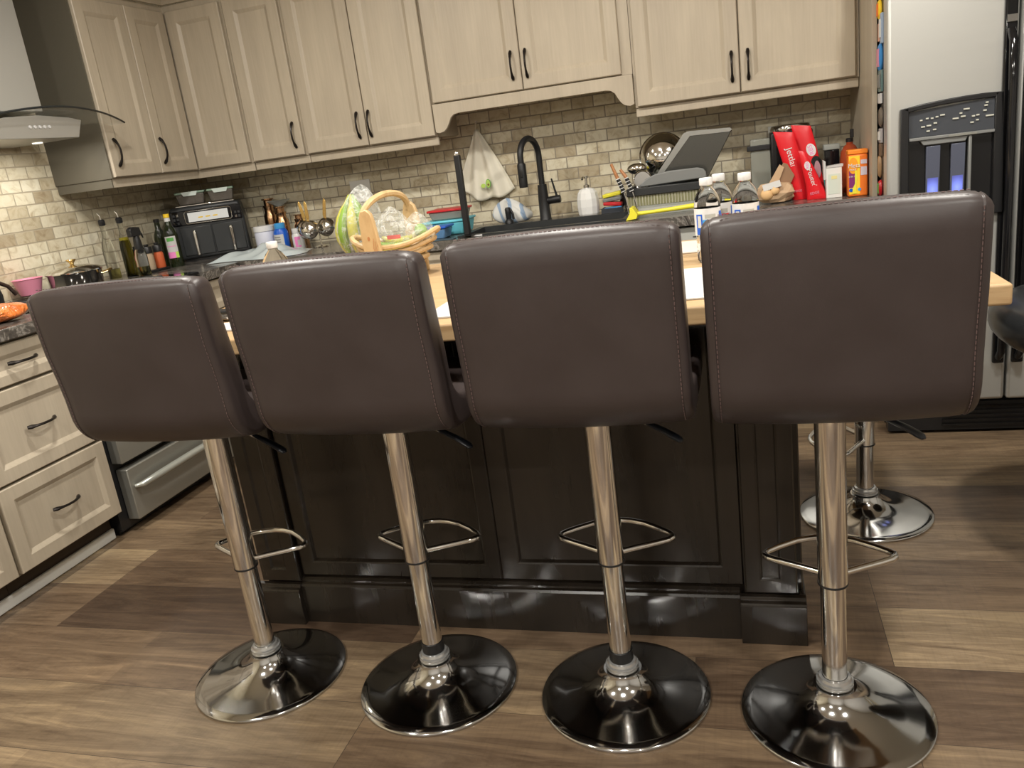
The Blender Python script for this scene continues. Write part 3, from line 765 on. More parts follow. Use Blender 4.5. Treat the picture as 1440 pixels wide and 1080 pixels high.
def make_stool(label, zs=0., tube_z=.345, spacer=False, top=1.098):
    t = thing('bar_stool', label, 'bar stool', (0, 0, 0), None)
    obj('base', MB().lathe([(.1915, .0), (.198, .002), (.1985, .006), (.196, .0085), (.175, .0115), (.14, .0165), (.105, .024), (.078, .034), (.06, .046), (.05, .058), (.0455, .068), (.044, .074), (0, .074)], n=72), CHROME2, t, ang=60)
    c = MB().lathe([(.034, .0745), (.038, .077), (.038, .081), (.036, .0825), (.038, .084), (.038, .088), (.034, .090), (.032, .096), (.0262, .0975), (.0262, .0745)], n=36, cap=False)
    obj('collar', c, mat('clear_collar', (.55, .55, .54), .12, .7), t, label='clear plastic collar ring')
    obj('inner_column', MB().lathe([(.0253, .0745), (.0253, tube_z + .01)], n=36), CHROME, t)
    if spacer: obj('spacer_ring', MB().lathe([(.0262, .097), (.0275, .098), (.0275, .124), (.0262, .125)], n=36, cap=False), BLKP, t, label='black rubber ring')
    obj('outer_column', MB().lathe([(.0262, tube_z), (.0295, tube_z), (.0295, .684 + zs)], n=36), CHROME, t)
    obj('column_rim', MB().lathe([(.0298, tube_z), (.0304, tube_z + .001), (.0304, tube_z + .004), (.0298, tube_z + .005)], n=36, cap=False), BLKP, t)
    rz = tube_z + .022 if tube_z > .3 else tube_z + .02
    obj('footrest', MB().tube([(x, y, rz + .0) for x, y in ring_path()], .0072, 12, ang if False else False), CHROME, t)
    obj('mount_plate', MB().box(-.06, .06, -.035, .09, .6845 + zs, .7165 + zs), BLKP, t, bevel=.006)
    lv = obj('lever', MB().tube([(.05, .015, .690 + zs), (.092, .018, .676 + zs), (.102, .019, .670 + zs)], .0046, 8), CHROME, t)
    b = MB(); b.tube([(.096, .018, .675 + zs), (.108, .019, .668 + zs), (.140, .020, .650 + zs), (.160, .021, .636 + zs), (.170, .021, .629 + zs), (.1745, .021, .626 + zs)], [.0055, .0085, .0105, .012, .0105, .004], 10, flat=.62)
    obj('paddle', b, NAVY, lv)
    low = abs(top - 1.098) > 1e-4; k_ = (top - .82) / (1.098 - .82)
    sb, P = seat_mb(1.098)
    if low: squash(sb, k_)
    sb.v = [p + V((0, 0, zs)) for p in sb.v]
    so = obj('seat', sb, LEATH, t, ang=50)
    for w_ in range(3):
        st = stitch_mb(P, w_, 1.098)
        if low: squash(st, k_)
        st.v = [p + V((0, 0, zs)) for p in st.v]
        tag(obj('stitching', st, STITCH, so, smooth=False))
    return t
G = 'brown leather bar stools along the island'
s1 = make_stool('leftmost brown leather bar stool, in front of the range', tube_z=.322, top=1.097)
s1.location = (-1.268, 1.600, 0); s1.rotation_euler = (0, 0, math.radians(.4))
s2 = make_stool('second brown leather bar stool from the left, with a black ring on its column', spacer=True, tube_z=.348, top=1.104)
s2.location = (-.788, 1.605, 0); s2.rotation_euler = (0, 0, math.radians(-1))
s3 = make_stool('third brown leather bar stool from the left, in front of the sink', spacer=True, tube_z=.350, top=1.110)
s3.location = (-.318, 1.607, 0)
s4 = make_stool('rightmost of the four brown leather bar stools, nearest the refrigerator', tube_z=.318, top=1.110)
s4.location = (.144, 1.588, 0); s4.rotation_euler = (0, 0, math.radians(.5))
s5 = make_stool('bar stool at the right end of the island, only its chrome base and column showing', zs=-.10, tube_z=.240, top=.995)
s5.location = (.333, 2.555, 0); s5.rotation_euler = (0, 0, math.radians(90))
for s_ in (s1, s2, s3, s4): s_['group'] = G

# black padded seat at the right edge of the frame
t = thing('swivel_stool', 'black padded swivel stool at the right edge near the refrigerator', 'stool', (.96, 2.42, 0))
obj('base', MB().lathe([(.185, .0), (.19, .006), (.15, .014), (.09, .026), (.05, .045), (.035, .07), (0, .07)], (.96, 2.42, 0), n=48), CHROME2, t)
obj('column', MB().lathe([(.025, .0705), (.025, .545)], (.96, 2.42, 0), n=28), CHROME, t)
def cush(u, v):
    a = 2 * PI * u; th = -PI / 2 + PI * v
    def se(x, p): return math.copysign(abs(x) ** p, x)
    return (.96 + .315 * se(math.cos(a), .8) * se(math.cos(th), .55), 2.42 + .30 * se(math.sin(a), .8) * se(math.cos(th), .55), .635 + .085 * se(math.sin(th), .8))
obj('seat', MB().grid(cush, 48, 20, True), BLKV, t, ang=80)

# ------------------------------------------------------------------ things on the left run
C = .9125
def bottle(name, label, cat, x, y, prof, m, z=C, **k):
    t = thing(name, label, cat, (x, y, z), k.get('group')); obj('body', MB().lathe(prof, (x, y, z), 28), m, t, ang=50); return t
x, y, z = -2.775, 2.868, .9305
t = thing('stock_pot', 'shiny steel cooking pot with gold handles and lid knob on the range', 'pot', (x, y, z))
obj('body', MB().lathe([(0, 0), (.098, 0), (.106, .006), (.110, .062), (.113, .066), (.109, .066), (.104, .008), (0, .004)], (x, y, z), 40), POLST, t)
l = obj('lid', MB().lathe([(.1135, .0665), (.1135, .070), (.100, .080), (.06, .091), (.02, .096), (0, .0965)], (x, y, z), 40), POLST, t)
obj('knob', MB().lathe([(.008, .0965), (.009, .104), (.017, .113), (.021, .117), (.019, .120), (0, .121)], (x, y, z), 20), GOLD, l)
for s_ in (1, -1):
    d_ = V((.35 * s_, .94 * s_, 0)); n_ = V((-.94 * s_, .35 * s_, 0)); p0 = V((x, y, z + .046)) + d_ * .106
    if s_ == -1: d_ = V((-.60, .80, 0)); n_ = V((.8, .6, 0)); p0 = V((x, y, z + .046)) + d_ * .106
    if s_ == 1: d_ = V((.80, .60, 0)); n_ = V((-.6, .8, 0)); p0 = V((x, y, z + .046)) + d_ * .106
    obj('handle', MB().tube([p0 - n_ * .042, p0 - n_ * .036 + d_ * .022 + V((0, 0, .004)), p0 + d_ * .034 + V((0, 0, .008)), p0 + n_ * .036 + d_ * .022 + V((0, 0, .004)), p0 + n_ * .042], [.006, .009, .011, .009, .006], 10, flat=.6), GOLD, t)
x, y = -2.895, 2.735
t = obj('bowl', MB().lathe([(0, 0), (.034, 0), (.04, .004), (.058, .068), (.061, .070), (.056, .070), (.037, .008), (0, .006)], (x, y, z), 36), PINK)
tag(t, 'pink plastic bowl on the range left of the steel pot', 'bowl')
t = thing('skillet', 'dark pan with an arched brown handle at the left edge of the photo', 'pan', (-2.74, 2.395, .9305))
obj('body', MB().lathe([(0, 0), (.075, 0), (.084, .010), (.086, .05), (.082, .072), (.07, .086), (.03, .094), (0, .095)], (-2.74, 2.345, .9305), 36), BLKM, t)
obj('handle', MB().tube([(-2.71, 2.22, 1.0), (-2.71, 2.27, 1.033), (-2.71, 2.34, 1.047), (-2.71, 2.41, 1.036), (-2.71, 2.465, 1.006), (-2.71, 2.492, .970)], [.006, .0075, .008, .008, .0075, .0085], 10), mat('brown_handle', (.05, .03, .024), .25), t)
# bag of carrots
b = MB()
def lump(cx, cy, cz, rx, ry, rz, seed, amp=.12, pw=.8):
    rr = random.Random(seed); ph = [rr.uniform(0, 6.28) for _ in range(8)]
    def fn(u, v):
        a = 2 * PI * u; th = -PI / 2 + PI * v
        q = 1 + amp * (math.sin(3 * a + ph[0]) * math.sin(4 * th + ph[1]) + .6 * math.sin(7 * a + ph[2] + 2 * th) + .5 * math.sin(11 * a + ph[3]) * math.sin(6 * th + ph[4]))
        ct = abs(math.cos(th)) ** pw; st = math.sin(th)
        return (cx + rx * ct * math.cos(a) * q, cy + ry * ct * math.sin(a) * q, max(cz - rz, cz + rz * math.copysign(abs(st) ** .9, st) * (q if st > 0 else 1)))
    return fn
b.grid(lump(-2.50, 2.195, C + .030, .085, .115, .030, 3, .07), 40, 18, True)
t = tag(obj('carrot_bag', b, CARROT, ang=80), 'glossy orange plastic bag of carrots on the left countertop', 'bag')

def oil_bottle(label, x, y, h, fill, oilm, r=.030):
    t = thing('oil_bottle', label, 'bottle', (x, y, C))
    obj('body', MB().lathe([(0, 0), (r, 0), (r, .14), (r * .9, .165), (.012, .205), (.0115, h - .045), (.013, h - .04), (.013, h - .035), (0, h - .035)], (x, y, C), 24), GLASS, t, ang=50)
    if fill: obj('oil', MB().lathe([(0, .005), (r - .003, .005), (r - .003, min(fill, .14)), (r * .8, max(fill, .1401)), (0, max(fill, .1402))] if fill > .14 else [(0, .005), (r - .003, .005), (r - .003, fill), (0, fill)], (x, y, C), 24), oilm, t)
    s_ = obj('pourer', MB().lathe([(.0125, h - .0345), (.015, h - .03), (.015, h - .012), (.010, h - .006), (0, h - .006)], (x, y, C), 16), BLKP, t)
    obj('spout', MB().tube([(x, y, C + h - .006), (x - .002, y, C + h + .012), (x - .012, y, C + h + .022)], .0035, 8), STEEL, s_)
    return t
oil_bottle('clear oil bottle with a little pale oil and black pourer, leftmost on the counter', -2.845, 3.178, .285, .05, OIL2, .027)
oil_bottle('tall glass bottle nearly full of green-gold olive oil beside the clear one', -2.800, 3.240, .285, .185, OIL, .026)
x, y = -2.70, 3.205
t = thing('spray_bottle', 'glass oil sprayer with a black trigger head', 'bottle', (x, y, C))
obj('body', MB().lathe([(0, 0), (.028, 0), (.028, .085), (.024, .115), (.018, .125), (0, .125)], (x, y, C), 24), GLASS, t, ang=50)
obj('oil', MB().lathe([(0, .004), (.0255, .004), (.0255, .045), (0, .045)], (x, y, C), 24), OIL2, t)
obj('collar', MB().lathe([(.0195, .1255), (.020, .13), (.017, .165), (.014, .185), (0, .185)], (x, y, C), 20), BLKP, t)
b = MB(); b.prism([(3.165, 1.098), (3.222, 1.098), (3.232, 1.112), (3.228, 1.136), (3.185, 1.142), (3.163, 1.132)], x - .013, x + .013, 'x')
hd = obj('trigger_head', b, BLKP, t, bevel=.003)
obj('trigger', MB().tube([(x, 3.228, 1.118), (x, 3.243, 1.105), (x, 3.250, 1.085)], [.005, .005, .003], 8), BLKP, hd)
# spice jars in a tray
tag(obj('tray', bx(-2.84, -2.735, 3.262, 3.432, C, C + .012), BLKP, bevel=.003), 'low black tray holding the spice jars', 'tray')
def jar(label, x, y, m, h=.10):
    t = thing('spice_jar', label, 'jar', (x, y, C + .0125), 'spice jars on the black tray')
    z_ = C + .0125
    obj('body', MB().lathe([(0, 0), (.022, 0), (.023, .004), (.023, h - .035), (.019, h - .022), (0, h - .022)], (x, y, z_), 20), m, t)
    obj('lid', MB().lathe([(.0225, h - .0215), (.0225, h + .006), (.02, h + .010), (0, h + .010)], (x, y, z_), 20), BLKP, t)
    obj('flap', bx(x - .008, x + .008, y - .010, y + .010, z_ + h + .0105, z_ + h + .022), BLKP, t, bevel=.003)
jar('spice jar with tan spice and black lid, in the middle of the tray', -2.775, 3.345, SPICE)
jar('spice jar with red-orange spice and black lid, nearest the olive oil', -2.760, 3.400, SPICE2)
jar('black-lidded spice jar behind the sprayer, leftmost on the tray', -2.790, 3.288, mat('grey_spice', (.25, .24, .22), .6))

def wine(label, x, y, lab=True, h=.26, r=.034):
    t = thing('olive_oil_bottle', label, 'bottle', (x, y, C))
    obj('body', MB().lathe([(0, 0), (r, 0), (r, h * .60), (r * .82, h * .70), (.014, h * .80), (.013, h * .93), (0, h * .93)], (x, y, C), 28), DKGL, t, ang=50)
    cp_ = obj('cap', MB().lathe([(.0138, h * .93 + .0005), (.0145, h * .932), (.0145, h), (0, h)], (x, y, C), 20), YELP if lab else BLKP, t, label='yellow cap' if lab else None)
    if lab:
        obj('neck_band', MB().lathe([(.0142, h * .86), (.0142, h * .925)], (x, y, C), 20, cap=False), WHITE, t)
        a0, a1 = -1.95, -.35
        obj('label', wrap(r + .0008, C + .075, C + .152, a0, a1, (x, y)), PAPER, t)
        obj('label_band', wrap(r + .0008, C + .045, C + .0748, a0, a1 - .45, (x, y)), PINKL, t)
        obj('label_fruit', wrap(r + .0008, C + .045, C + .0748, a1 - .449, a1, (x, y)), LIME, t)
        obj('label_logo', wrap(r + .0014, C + .128, C + .145, a0 + .3, a1 - .3, (x, y)), GREEN, t)
        obj('label_line', wrap(r + .0014, C + .102, C + .105, a0 + .2, a1 - .2, (x, y)), PINKL, t)
    return t
wine('dark olive oil bottle with a white and pink label and yellow cap', -2.735, 3.490)
wine('dark unlabelled bottle half hidden behind the labelled olive oil bottle', -2.835, 3.535, False, .24, .030)

# air fryer
t = thing('air_fryer', 'black two-drawer air fryer with chrome handles in the counter corner', 'air fryer', (-2.60, 3.8, C))
b = MB(); b.prism([(-2.835, C + .012), (-2.392, C + .012), (-2.396, 1.10), (-2.415, 1.190), (-2.84, 1.190), (-2.855, 1.10)], 3.645, 3.97, 'y')
obj('body', b, DGREY, t, bevel=.012, seg=3)
obj('foot', bx(-2.81, -2.41, 3.67, 3.95, C, C + .0115), BLKP, t)
obj('top_trim', bx(-2.80, -2.44, 3.660, 3.95, 1.1905, 1.197), POLST, t, bevel=.002)
k = obj('control_panel', bx(-2.838, -2.408, 3.636, 3.6445, 1.098, 1.172), BLKG, t, bevel=.003)
b = MB(); b.tube([(-2.745, 3.634, 1.104), (-2.480, 3.634, 1.104), (-2.470, 3.634, 1.112), (-2.470, 3.634, 1.158), (-2.480, 3.634, 1.166), (-2.745, 3.634, 1.166), (-2.755, 3.634, 1.158), (-2.755, 3.634, 1.112)], .0024, 6, True)
obj('bezel', b, POLST, k)
obj('display', bx(-2.735, -2.490, 3.6345, 3.6357, 1.112, 1.158), mat('display_glare', (.35, .35, .33), .2, emit=(1, .98, .92), es=.35), k, smooth=False)  # emission imitates lamp glare reflected on the display
for i, x_ in enumerate((-2.66, -2.615, -2.57)):
    obj('display_text', bx(x_ - .014, x_ + .014, 3.6332, 3.6343, 1.128, 1.134), YELP, k, smooth=False)
for x0_ in (-2.825, -2.452):
    for i in range(2):
        for j in range(3 if x0_ < -2.6 else 2):
            obj('button', bx(x0_ + i * .020, x0_ + i * .020 + .013, 3.6345, 3.6357, 1.106 + j * .020, 1.118 + j * .020), POLST if (i + j) % 3 == 0 else DGREY, k, smooth=False)
for x0_, x1_ in ((-2.80, -2.612), (-2.606, -2.415)):
    d = obj('drawer', bx(x0_, x1_, 3.634, 3.6444, C + .03, 1.088), mat('fryer_drawer', (.035, .038, .04), .3), t, bevel=.004)
    xm = x0_ + .085 if x0_ < -2.7 else x1_ - .075
    obj('handle', bx(xm - .009, xm + .009, 3.604, 3.6335, .940, 1.070), POLST, d, bevel=.004)
tag(obj('power_cord', MB().tube([(-2.540, 3.92, .98), (-2.495, 3.885, .965), (-2.463, 3.865, .935), (-2.48, 3.85, .917), (-2.515, 3.865, .917)], .0035, 8), BLKP), 'thin black power cord behind the air fryer', 'cord')
def tub(label, x0, x1, y0, y1, z):
    t = thing('food_container', label, 'container', ((x0 + x1) / 2, (y0 + y1) / 2, z), 'clear food containers on the air fryer')
    obj('body', MB().add([(x0 + .012, y0 + .012, z), (x1 - .012, y0 + .012, z), (x1 - .012, y1 - .012, z), (x0 + .012, y1 - .012, z), (x0, y0, z + .055), (x1, y0, z + .055), (x1, y1, z + .055), (x0, y1, z + .055)],
        [(3, 2, 1, 0), (4, 5, 6, 7), (0, 1, 5, 4), (1, 2, 6, 5), (2, 3, 7, 6), (3, 0, 4, 7)]), mat('smoky_plastic', (.30, .27, .24), .15, trans=.5, alpha=.75), t, bevel=.006)
    l = obj('lid', bx(x0 - .004, x1 + .004, y0 - .004, y1 + .004, z + .0555, z + .066), mat('pale_green_lid', (.36, .50, .38), .25, trans=.3), t, bevel=.003)
    obj('lid_flap', MB().prism([((x0 + x1) / 2 - .05, z + .0654), ((x0 + x1) / 2 + .05, z + .0654), ((x0 + x1) / 2 + .038, z + .045), ((x0 + x1) / 2 - .038, z + .045)], y0 - .0085, y0 - .0045, 'y'), mat('pale_flap', (.62, .70, .66), .2), l)
tub('clear food container with pale green lid on the air fryer, left one', -2.785, -2.612, 3.67, 3.80, 1.1975)
tub('clear food container with pale green lid on the air fryer, right one', -2.590, -2.435, 3.67, 3.80, 1.1975)

def warp(t):
    F = V((-2.66, 3.72, 0)); r = V((.866, .5, 0)); n = V((.5, -.866, 0))
    def f(p): return F + r * (p.x + 2.6135) * .813 - n * (p.y - 3.645) * .74 + V((0, 0, p.z))
    old = V(t.location); new = f(old); t.location = new
    for c_ in t.children_recursive:
        for v in c_.data.vertices: v.co = f(V(v.co) + old) - new
for o_ in [q for q in list(COL.objects) if q.name.startswith(('air_fryer', 'food_container'))]: warp(o_)
# copper bottles
def copper(label, x, y, h, r, funnel=False):
    t = thing('copper_bottle', label, 'bottle', (x, y, C), 'copper bottles by the wall')
    obj('body', MB().lathe([(0, 0), (r, 0), (r * 1.02, h * .1), (r, h * .55), (r * .97, h * .66), (r * .76, h * .72), (r * .74, h * .80), (r * .85, h * .84), (r * .85, h * .86), (0, h * .86)], (x, y, C), 28), COPPER, t, ang=50)
    obj('cap', MB().lathe([(r * .62, h * .8605), (r * .62, h * .96), (r * .9, h * .98), (r * .9, h), (0, h)], (x, y, C), 24), COPPER, t)
copper('tallest dark copper bottle next to the air fryer', -2.452, 3.968, .262, .036)
copper('copper bottle with a clear funnel on top', -2.362, 3.925, .215, .036)
copper('short copper bottle behind the white pill bottle', -2.245, 3.90, .165, .032)
tag(obj('funnel', MB().lathe([(.010, 0), (.014, .004), (.062, .032), (.064, .032), (.012, .0)], (-2.362, 3.925, C + .2155), 28, cap=False), FROST), 'clear plastic funnel resting on the copper bottle', 'funnel')
x, y = -2.368, 3.745
t = thing('supplement_tub', 'white screw-top tub standing beside the air fryer', 'jar', (x, y, C))
obj('body', MB().lathe([(0, 0), (.050, 0), (.052, .004), (.052, .10), (.048, .108), (0, .108)], (x, y, C), 32), mat('lavender_white', (.58, .60, .70), .4), t)
obj('lid', MB().lathe([(.0535, .1085), (.0535, .132), (.05, .135), (0, .135)], (x, y, C), 32), WHITE, t)
x, y = -2.270, 3.735
t = thing('supplement_jar', 'blue plastic jar with a white oval label', 'jar', (x, y, C))
obj('body', MB().lathe([(0, 0), (.034, 0), (.037, .005), (.037, .095), (.028, .112), (0, .112)], (x, y, C), 28), BLUE, t)
obj('lid', MB().lathe([(.0265, .1125), (.0275, .114), (.0275, .138), (.025, .140), (0, .140)], (x, y, C), 24), LBLUE, t)
obj('label', wrap(.0376, C + .02, C + .085, -2.3, -.75, (x, y)), PAPER, t)
for q in range(3): obj('label_text', wrap(.0382, C + .045 + q * .012, C + .050 + q * .012, -2.1, -1.2, (x, y)), GREYP, t)
x, y = -2.163, 3.712
t = thing('pill_bottle', 'small white pill bottle with a magenta and white label', 'bottle', (x, y, C))
obj('body', MB().lathe([(0, 0), (.028, 0), (.030, .004), (.030, .072), (.024, .082), (0, .082)], (x, y, C), 24), WHITE, t)
obj('lid', MB().lathe([(.0255, .0825), (.026, .084), (.026, .106), (0, .107)], (x, y, C), 24), WHITE, t)
obj('label', wrap(.0306, C + .015, C + .066, -1.75, -.75, (x, y)), PINKL, t)
obj('label_patch', wrap(.0312, C + .022, C + .05, -1.25, -.75, (x, y)), PAPER, t)

# measuring cup rack: hammered cups with gold handles on a stand
x, y = -2.055, 3.74
st_ = thing('cup_stand', 'small steel stand that carries the measuring cups', 'stand', (x, y, C))
obj('base', MB().lathe([(0, 0), (.042, 0), (.04, .004), (.006, .008), (.0045, .012), (.0045, .085), (0, .085)], (x, y, C), 24), POLST, st_)
obj('arm', MB().tube([(x - .055, y - .01, C + .150), (x - .03, y, C + .125), (x, y, C + .085), (x + .03, y, C + .125), (x + .055, y - .01, C + .150)], .003, 8), POLST, st_)
for i, (dx, dyy, lb) in enumerate(((-.058, -.020, 'left'), (0, -.088, 'middle'), (.058, -.020, 'right'))):
    cx_, cy_ = x + dx, y + dyy
    t = thing('measuring_cup', '%s of three hanging steel measuring cups with a gold handle' % lb, 'measuring cup', (cx_, cy_, C + .07), 'measuring cups on the stand')
    b = MB(); b.T = Matrix.Translation((cx_, cy_, C + .095)) @ Matrix.Rotation(math.radians(72), 4, 'X') @ Matrix.Rotation(math.radians(-14 * (i - 1)), 4, 'Y')
    b.lathe([(a_ * 1.16, h_ * 1.1) for a_, h_ in [(0, .034), (.020, .033), (.033, .022), (.038, .005), (.039, -.004), (.041, -.004), (.040, .006), (.035, .024), (.021, .036), (0, .037)]], n=28)
    obj('bowl', b, POLST, t)
    zt = C + .138; tx = (i - 1) * .012
    hb_ = MB(); hb_.prism([(cx_ - .006, zt), (cx_ + .006, zt), (cx_ + .010, zt + .02), (cx_ + .0085 + tx, zt + .085), (cx_ + tx, zt + .098), (cx_ - .0075 + tx, zt + .085), (cx_ - .009, zt + .02)], cy_ - .004, cy_ - .0005, 'y')
    obj('handle', hb_, GOLD, t, bevel=.001)
# plastic bag lying on the counter
def bagsheet(u, v):
    x_ = -2.52 + .48 * u; y_ = 3.42 + .22 * v
    h = .045 * math.sin(PI * u) ** .5 * math.sin(PI * v) ** .6 * (1 + .35 * math.sin(9 * u + 4 * v) + .2 * math.sin(23 * u - 7 * v))
    return (x_ + .02 * math.sin(5 * v), y_ + .02 * math.sin(7 * u), C + .002 + max(0, h))
b = MB().grid(bagsheet, 48, 24)
tag(obj('plastic_bag', b, mat('blueish_plastic_bag', (.60, .68, .70), .2, trans=.15, alpha=.8), ang=80), 'crumpled pale blue-grey plastic bag lying before the air fryer', 'bag')

# ------------------------------------------------------------------ island things
I = .9125
def water_bottle(label, x, y, lab=True, empty=False, grp=None, zl=0):
    t = thing('water_bottle', label, 'bottle', (x, y, I), grp)
    p = [(0, .0), (.026, .0), (.0315, .006), (.0325, .02)]
    for i in range(5): p += [(.0325, .028 + i * .014), (.0305, .035 + i * .014)]
    p += [(.0325, .102), (.0335, .140), (.0335, .150), (.0305, .165), (.0245, .178), (.0185, .186), (.0150, .190), (.0145, .196), (0, .196)]
    obj('body', MB().lathe(p, (x, y, I), 28), PET, t, ang=60)
    obj('cap', MB().lathe([(.0160, .1965), (.0166, .198), (.0166, .213), (.0155, .215), (0, .215)], (x, y, I), 24), WHITE, t)
    if lab:
        a = lambda q0, q1, z0, z1, m, n='label', rr=.0342: obj(n, wrap(rr, I + z0, I + z1, q0, q1, (x, y)), m, t)
        a(-PI, PI, .072, .140, WHITE, 'label')
        a(-2.5, -1.95, .074, .126, BLUE, 'label_blue_panel', .0347); a(-2.35, -2.05, .092, .122, PAPER, 'label_white_patch', .0351)
        a(-1.93, -.75, .074, .112, LBLUE, 'label_blue_mountain', .0347); a(-1.75, -.95, .115, .125, LGREY, 'label_text', .0347)
        a(-1.45, -.8, .108, .112, RED, 'label_red_line', .0351)
        a(-.6, -.2, .074, .130, BLUE, 'label_blue_panel', .0347)
    return t
GW = 'water bottles on the island'
water_bottle('water bottle on the island with its blue label most exposed, leftmost of three', -.087, 2.190, grp=GW)
water_bottle('water bottle standing behind and between the other two on the island', -.058, 2.300, grp=GW)
water_bottle('water bottle on the island furthest right of the three', .008, 2.215, grp=GW)
# empty crumpled bottle behind stool 2
x, y = -1.385, 2.215
t = thing('empty_bottle', 'clear unlabelled plastic bottle with a white cap above the second stool', 'bottle', (x, y, I))
obj('body', MB().lathe([(0, 0), (.034, 0), (.040, .01), (.040, .06), (.046, .08), (.045, .098), (.036, .118), (.024, .138), (.0150, .146), (.0145, .152), (0, .152)], (x, y, I), 24), PET, t, ang=50)
obj('cap', MB().lathe([(.0165, .1525), (.0172, .154), (.0172, .170), (.016, .172), (0, .172)], (x, y, I), 24), WHITE, t)
tag(obj('paper_towel', MB().box(-.72, .02, 1.70, 2.08, I, I + .004), PAPER, bevel=.001), 'white paper sheets spread on the wooden island top', 'paper')
tag(obj('place_mat', MB().box(-.50, .02, 2.36, 2.60, I, I + .004), mat('pinkish_mat', (.62, .55, .48), .7), bevel=.001), 'pale woven mat on the far side of the island top', 'mat')
tag(obj('napkin', bx(-1.42, -1.20, 1.735, 1.83, I, I + .005), PAPER, bevel=.001), 'folded white napkin on the island between the two left stools', 'napkin')
tag(obj('remote_control', bx(-1.50, -1.34, 1.94, 1.985, I, I + .018), BLKP, bevel=.005), 'flat black device on the island between the two left stools', 'remote control')
t = tag(obj('foil_wrapper', MB().grid(lump(-1.36, 1.89, I + .008, .06, .022, .008, 5, .2), 30, 12, True), mat('dark_foil', (.16, .14, .12), .25, .8), ang=80), 'small crumpled dark wrapper beside the napkin', 'wrapper')
tag(obj('tissue', MB().grid(lump(-1.245, 2.26, I + .030, .080, .040, .030, 9, .12), 36, 14, True), PAPER, ang=80), 'crumpled white tissue left of the fruit basket', 'tissue')

# fruit basket (wooden folding trug)
bx_, by_ = -1.065, 2.42
t = thing('fruit_basket', 'pale bamboo folding basket with arched handle holding bagged fruit', 'basket', (bx_, by_, I))
for q in range(4):
    b = MB(); rx = .092 + .016 * q; ry = .055 + .009 * q; zz = I + .052 + q * .0180
    pts = [(bx_ + rx * math.cos(2 * PI * w / 40), by_ + ry * math.sin(2 * PI * w / 40) + .012 * math.cos(2 * PI * w / 40), zz + (.008 + .009 * q) * abs(math.cos(2 * PI * w / 40)) ** 2.5) for w in range(40)]
    b.tube(pts, .0085, 8, True); obj('slat_ring', b, BASKW, t)
b = MB(); b.lathe([(0, .040), (.085, .040), (.087, .048), (0, .048)], (bx_, by_, I), 32, 1, .62); obj('bottom', b, BASKW, t)
for s_ in (-1, 1):
    xx = bx_ - .032 if s_ < 0 else bx_ + .032
    yy = by_ - .100 if s_ < 0 else by_ + .100
    poly = [(xx - .020, I), (xx + .026, I), (xx + .024, I + .09), (xx + .014, I + .19), (xx + .008, I + .215), (xx - .006, I + .228), (xx - .026, I + .224), (xx - .034, I + .20), (xx - .036, I + .12)]
    e_ = obj('end_board', MB().prism(poly, yy - .009, yy + .009, 'y'), BASKW, t, bevel=.003)
    if s_ < 0:
        obj('back_board', MB().prism([(p[0] - .007, p[1] * 1.0) for p in poly], yy + .0095, yy + .020, 'y'), BASKW, e_, bevel=.003)
        obj('knot', MB().prism(ellp(.008, .014, xx - .010, I + .140), yy - .0098, yy - .0091, 'y'), OAKH, e_, smooth=False)
        for q in range(3): obj('grain_mark', MB().tube([(xx + .006 + q * .005, yy - .0093, I + .140 - q * .01), (xx + .001 + q * .005, yy - .0093, I + .110), (xx + .010 + q * .004, yy - .0093, I + .080)], .0008, 5), OAKH, e_)
pts = []
for i in range(19):
    a = PI * i / 18
    pts.append((bx_ - .022 - .036 * math.cos(a) + .018 * math.sin(a), by_ - .098 * math.cos(a), I + .205 + .060 * math.sin(a)))
obj('handle', MB().tube(pts, .0105, 8), BASKW, t, bevel=0)
# bananas in a clear bag
gx, gy = -1.232, 2.500
def banana(label, ang, bend, m, y0, grp):
    p = []; r = []
    for i in range(9):
        s_ = i / 8
        x_ = gx + .028 * math.cos(ang) * math.sin(s_ * 2.2) * bend + ang * .0
        p.append((gx + bend * math.cos(ang) * .062 * math.sin(s_ * 2.3) + .006 * math.cos(ang), y0 + bend * math.sin(ang) * .05 * math.sin(s_ * 2.3), I + .272 - .19 * s_))
        r.append([.0045, .006, .0125, .0165, .018, .018, .016, .011, .004][i])
    o_ = obj('banana', MB().tube(p, r, 8), m, ang=70); return tag(o_, label, 'banana', grp)
GB = 'green-yellow bananas in the bag'
for i, (a_, bn, m_) in enumerate(((PI, .9, BAN2), (PI * 1.28, .8, BAN1), (PI * 1.52, .75, BAN2), (PI * 1.8, .6, BAN1), (.15, .5, BAN1))):
    banana('green-yellow banana in the clear bag, hanging bunch beside the basket', a_, bn, m_, gy - .005, GB)
def bagfn(cx, cy, z0, rx, ry, h, seed, top=.35, amp=.10, tx=0.):
    rr = random.Random(seed); ph = [rr.uniform(0, 6.28) for _ in range(9)]
    def fn(u, v):
        a = 2 * PI * u; s_ = v
        pr = (math.sin(PI * min(1, s_ * 1.0) ** .75) ** .5) * (1 - (1 - top) * s_ ** 2.2) if s_ > .0 else 0
        if s_ > .98: pr = max(pr, .02)
        q = 1 + amp * (math.sin(4 * a + ph[0] + 3 * s_) + .7 * math.sin(9 * a + ph[1] - 7 * s_) + .5 * math.sin(15 * a + 13 * s_ + ph[2])) * .6
        return (cx + rx * pr * math.cos(a) * q + tx * s_ ** 2, cy + ry * pr * math.sin(a) * q, z0 + h * s_)
    return fn
BAGM = mat('clear_produce_bag', (.86, .88, .86), .12, alpha=.3)
nt, bb = nodes(BAGM); fz = noise(nt, coords(nt, (1, 1, 1)), 26, 6, .65, 1.6)
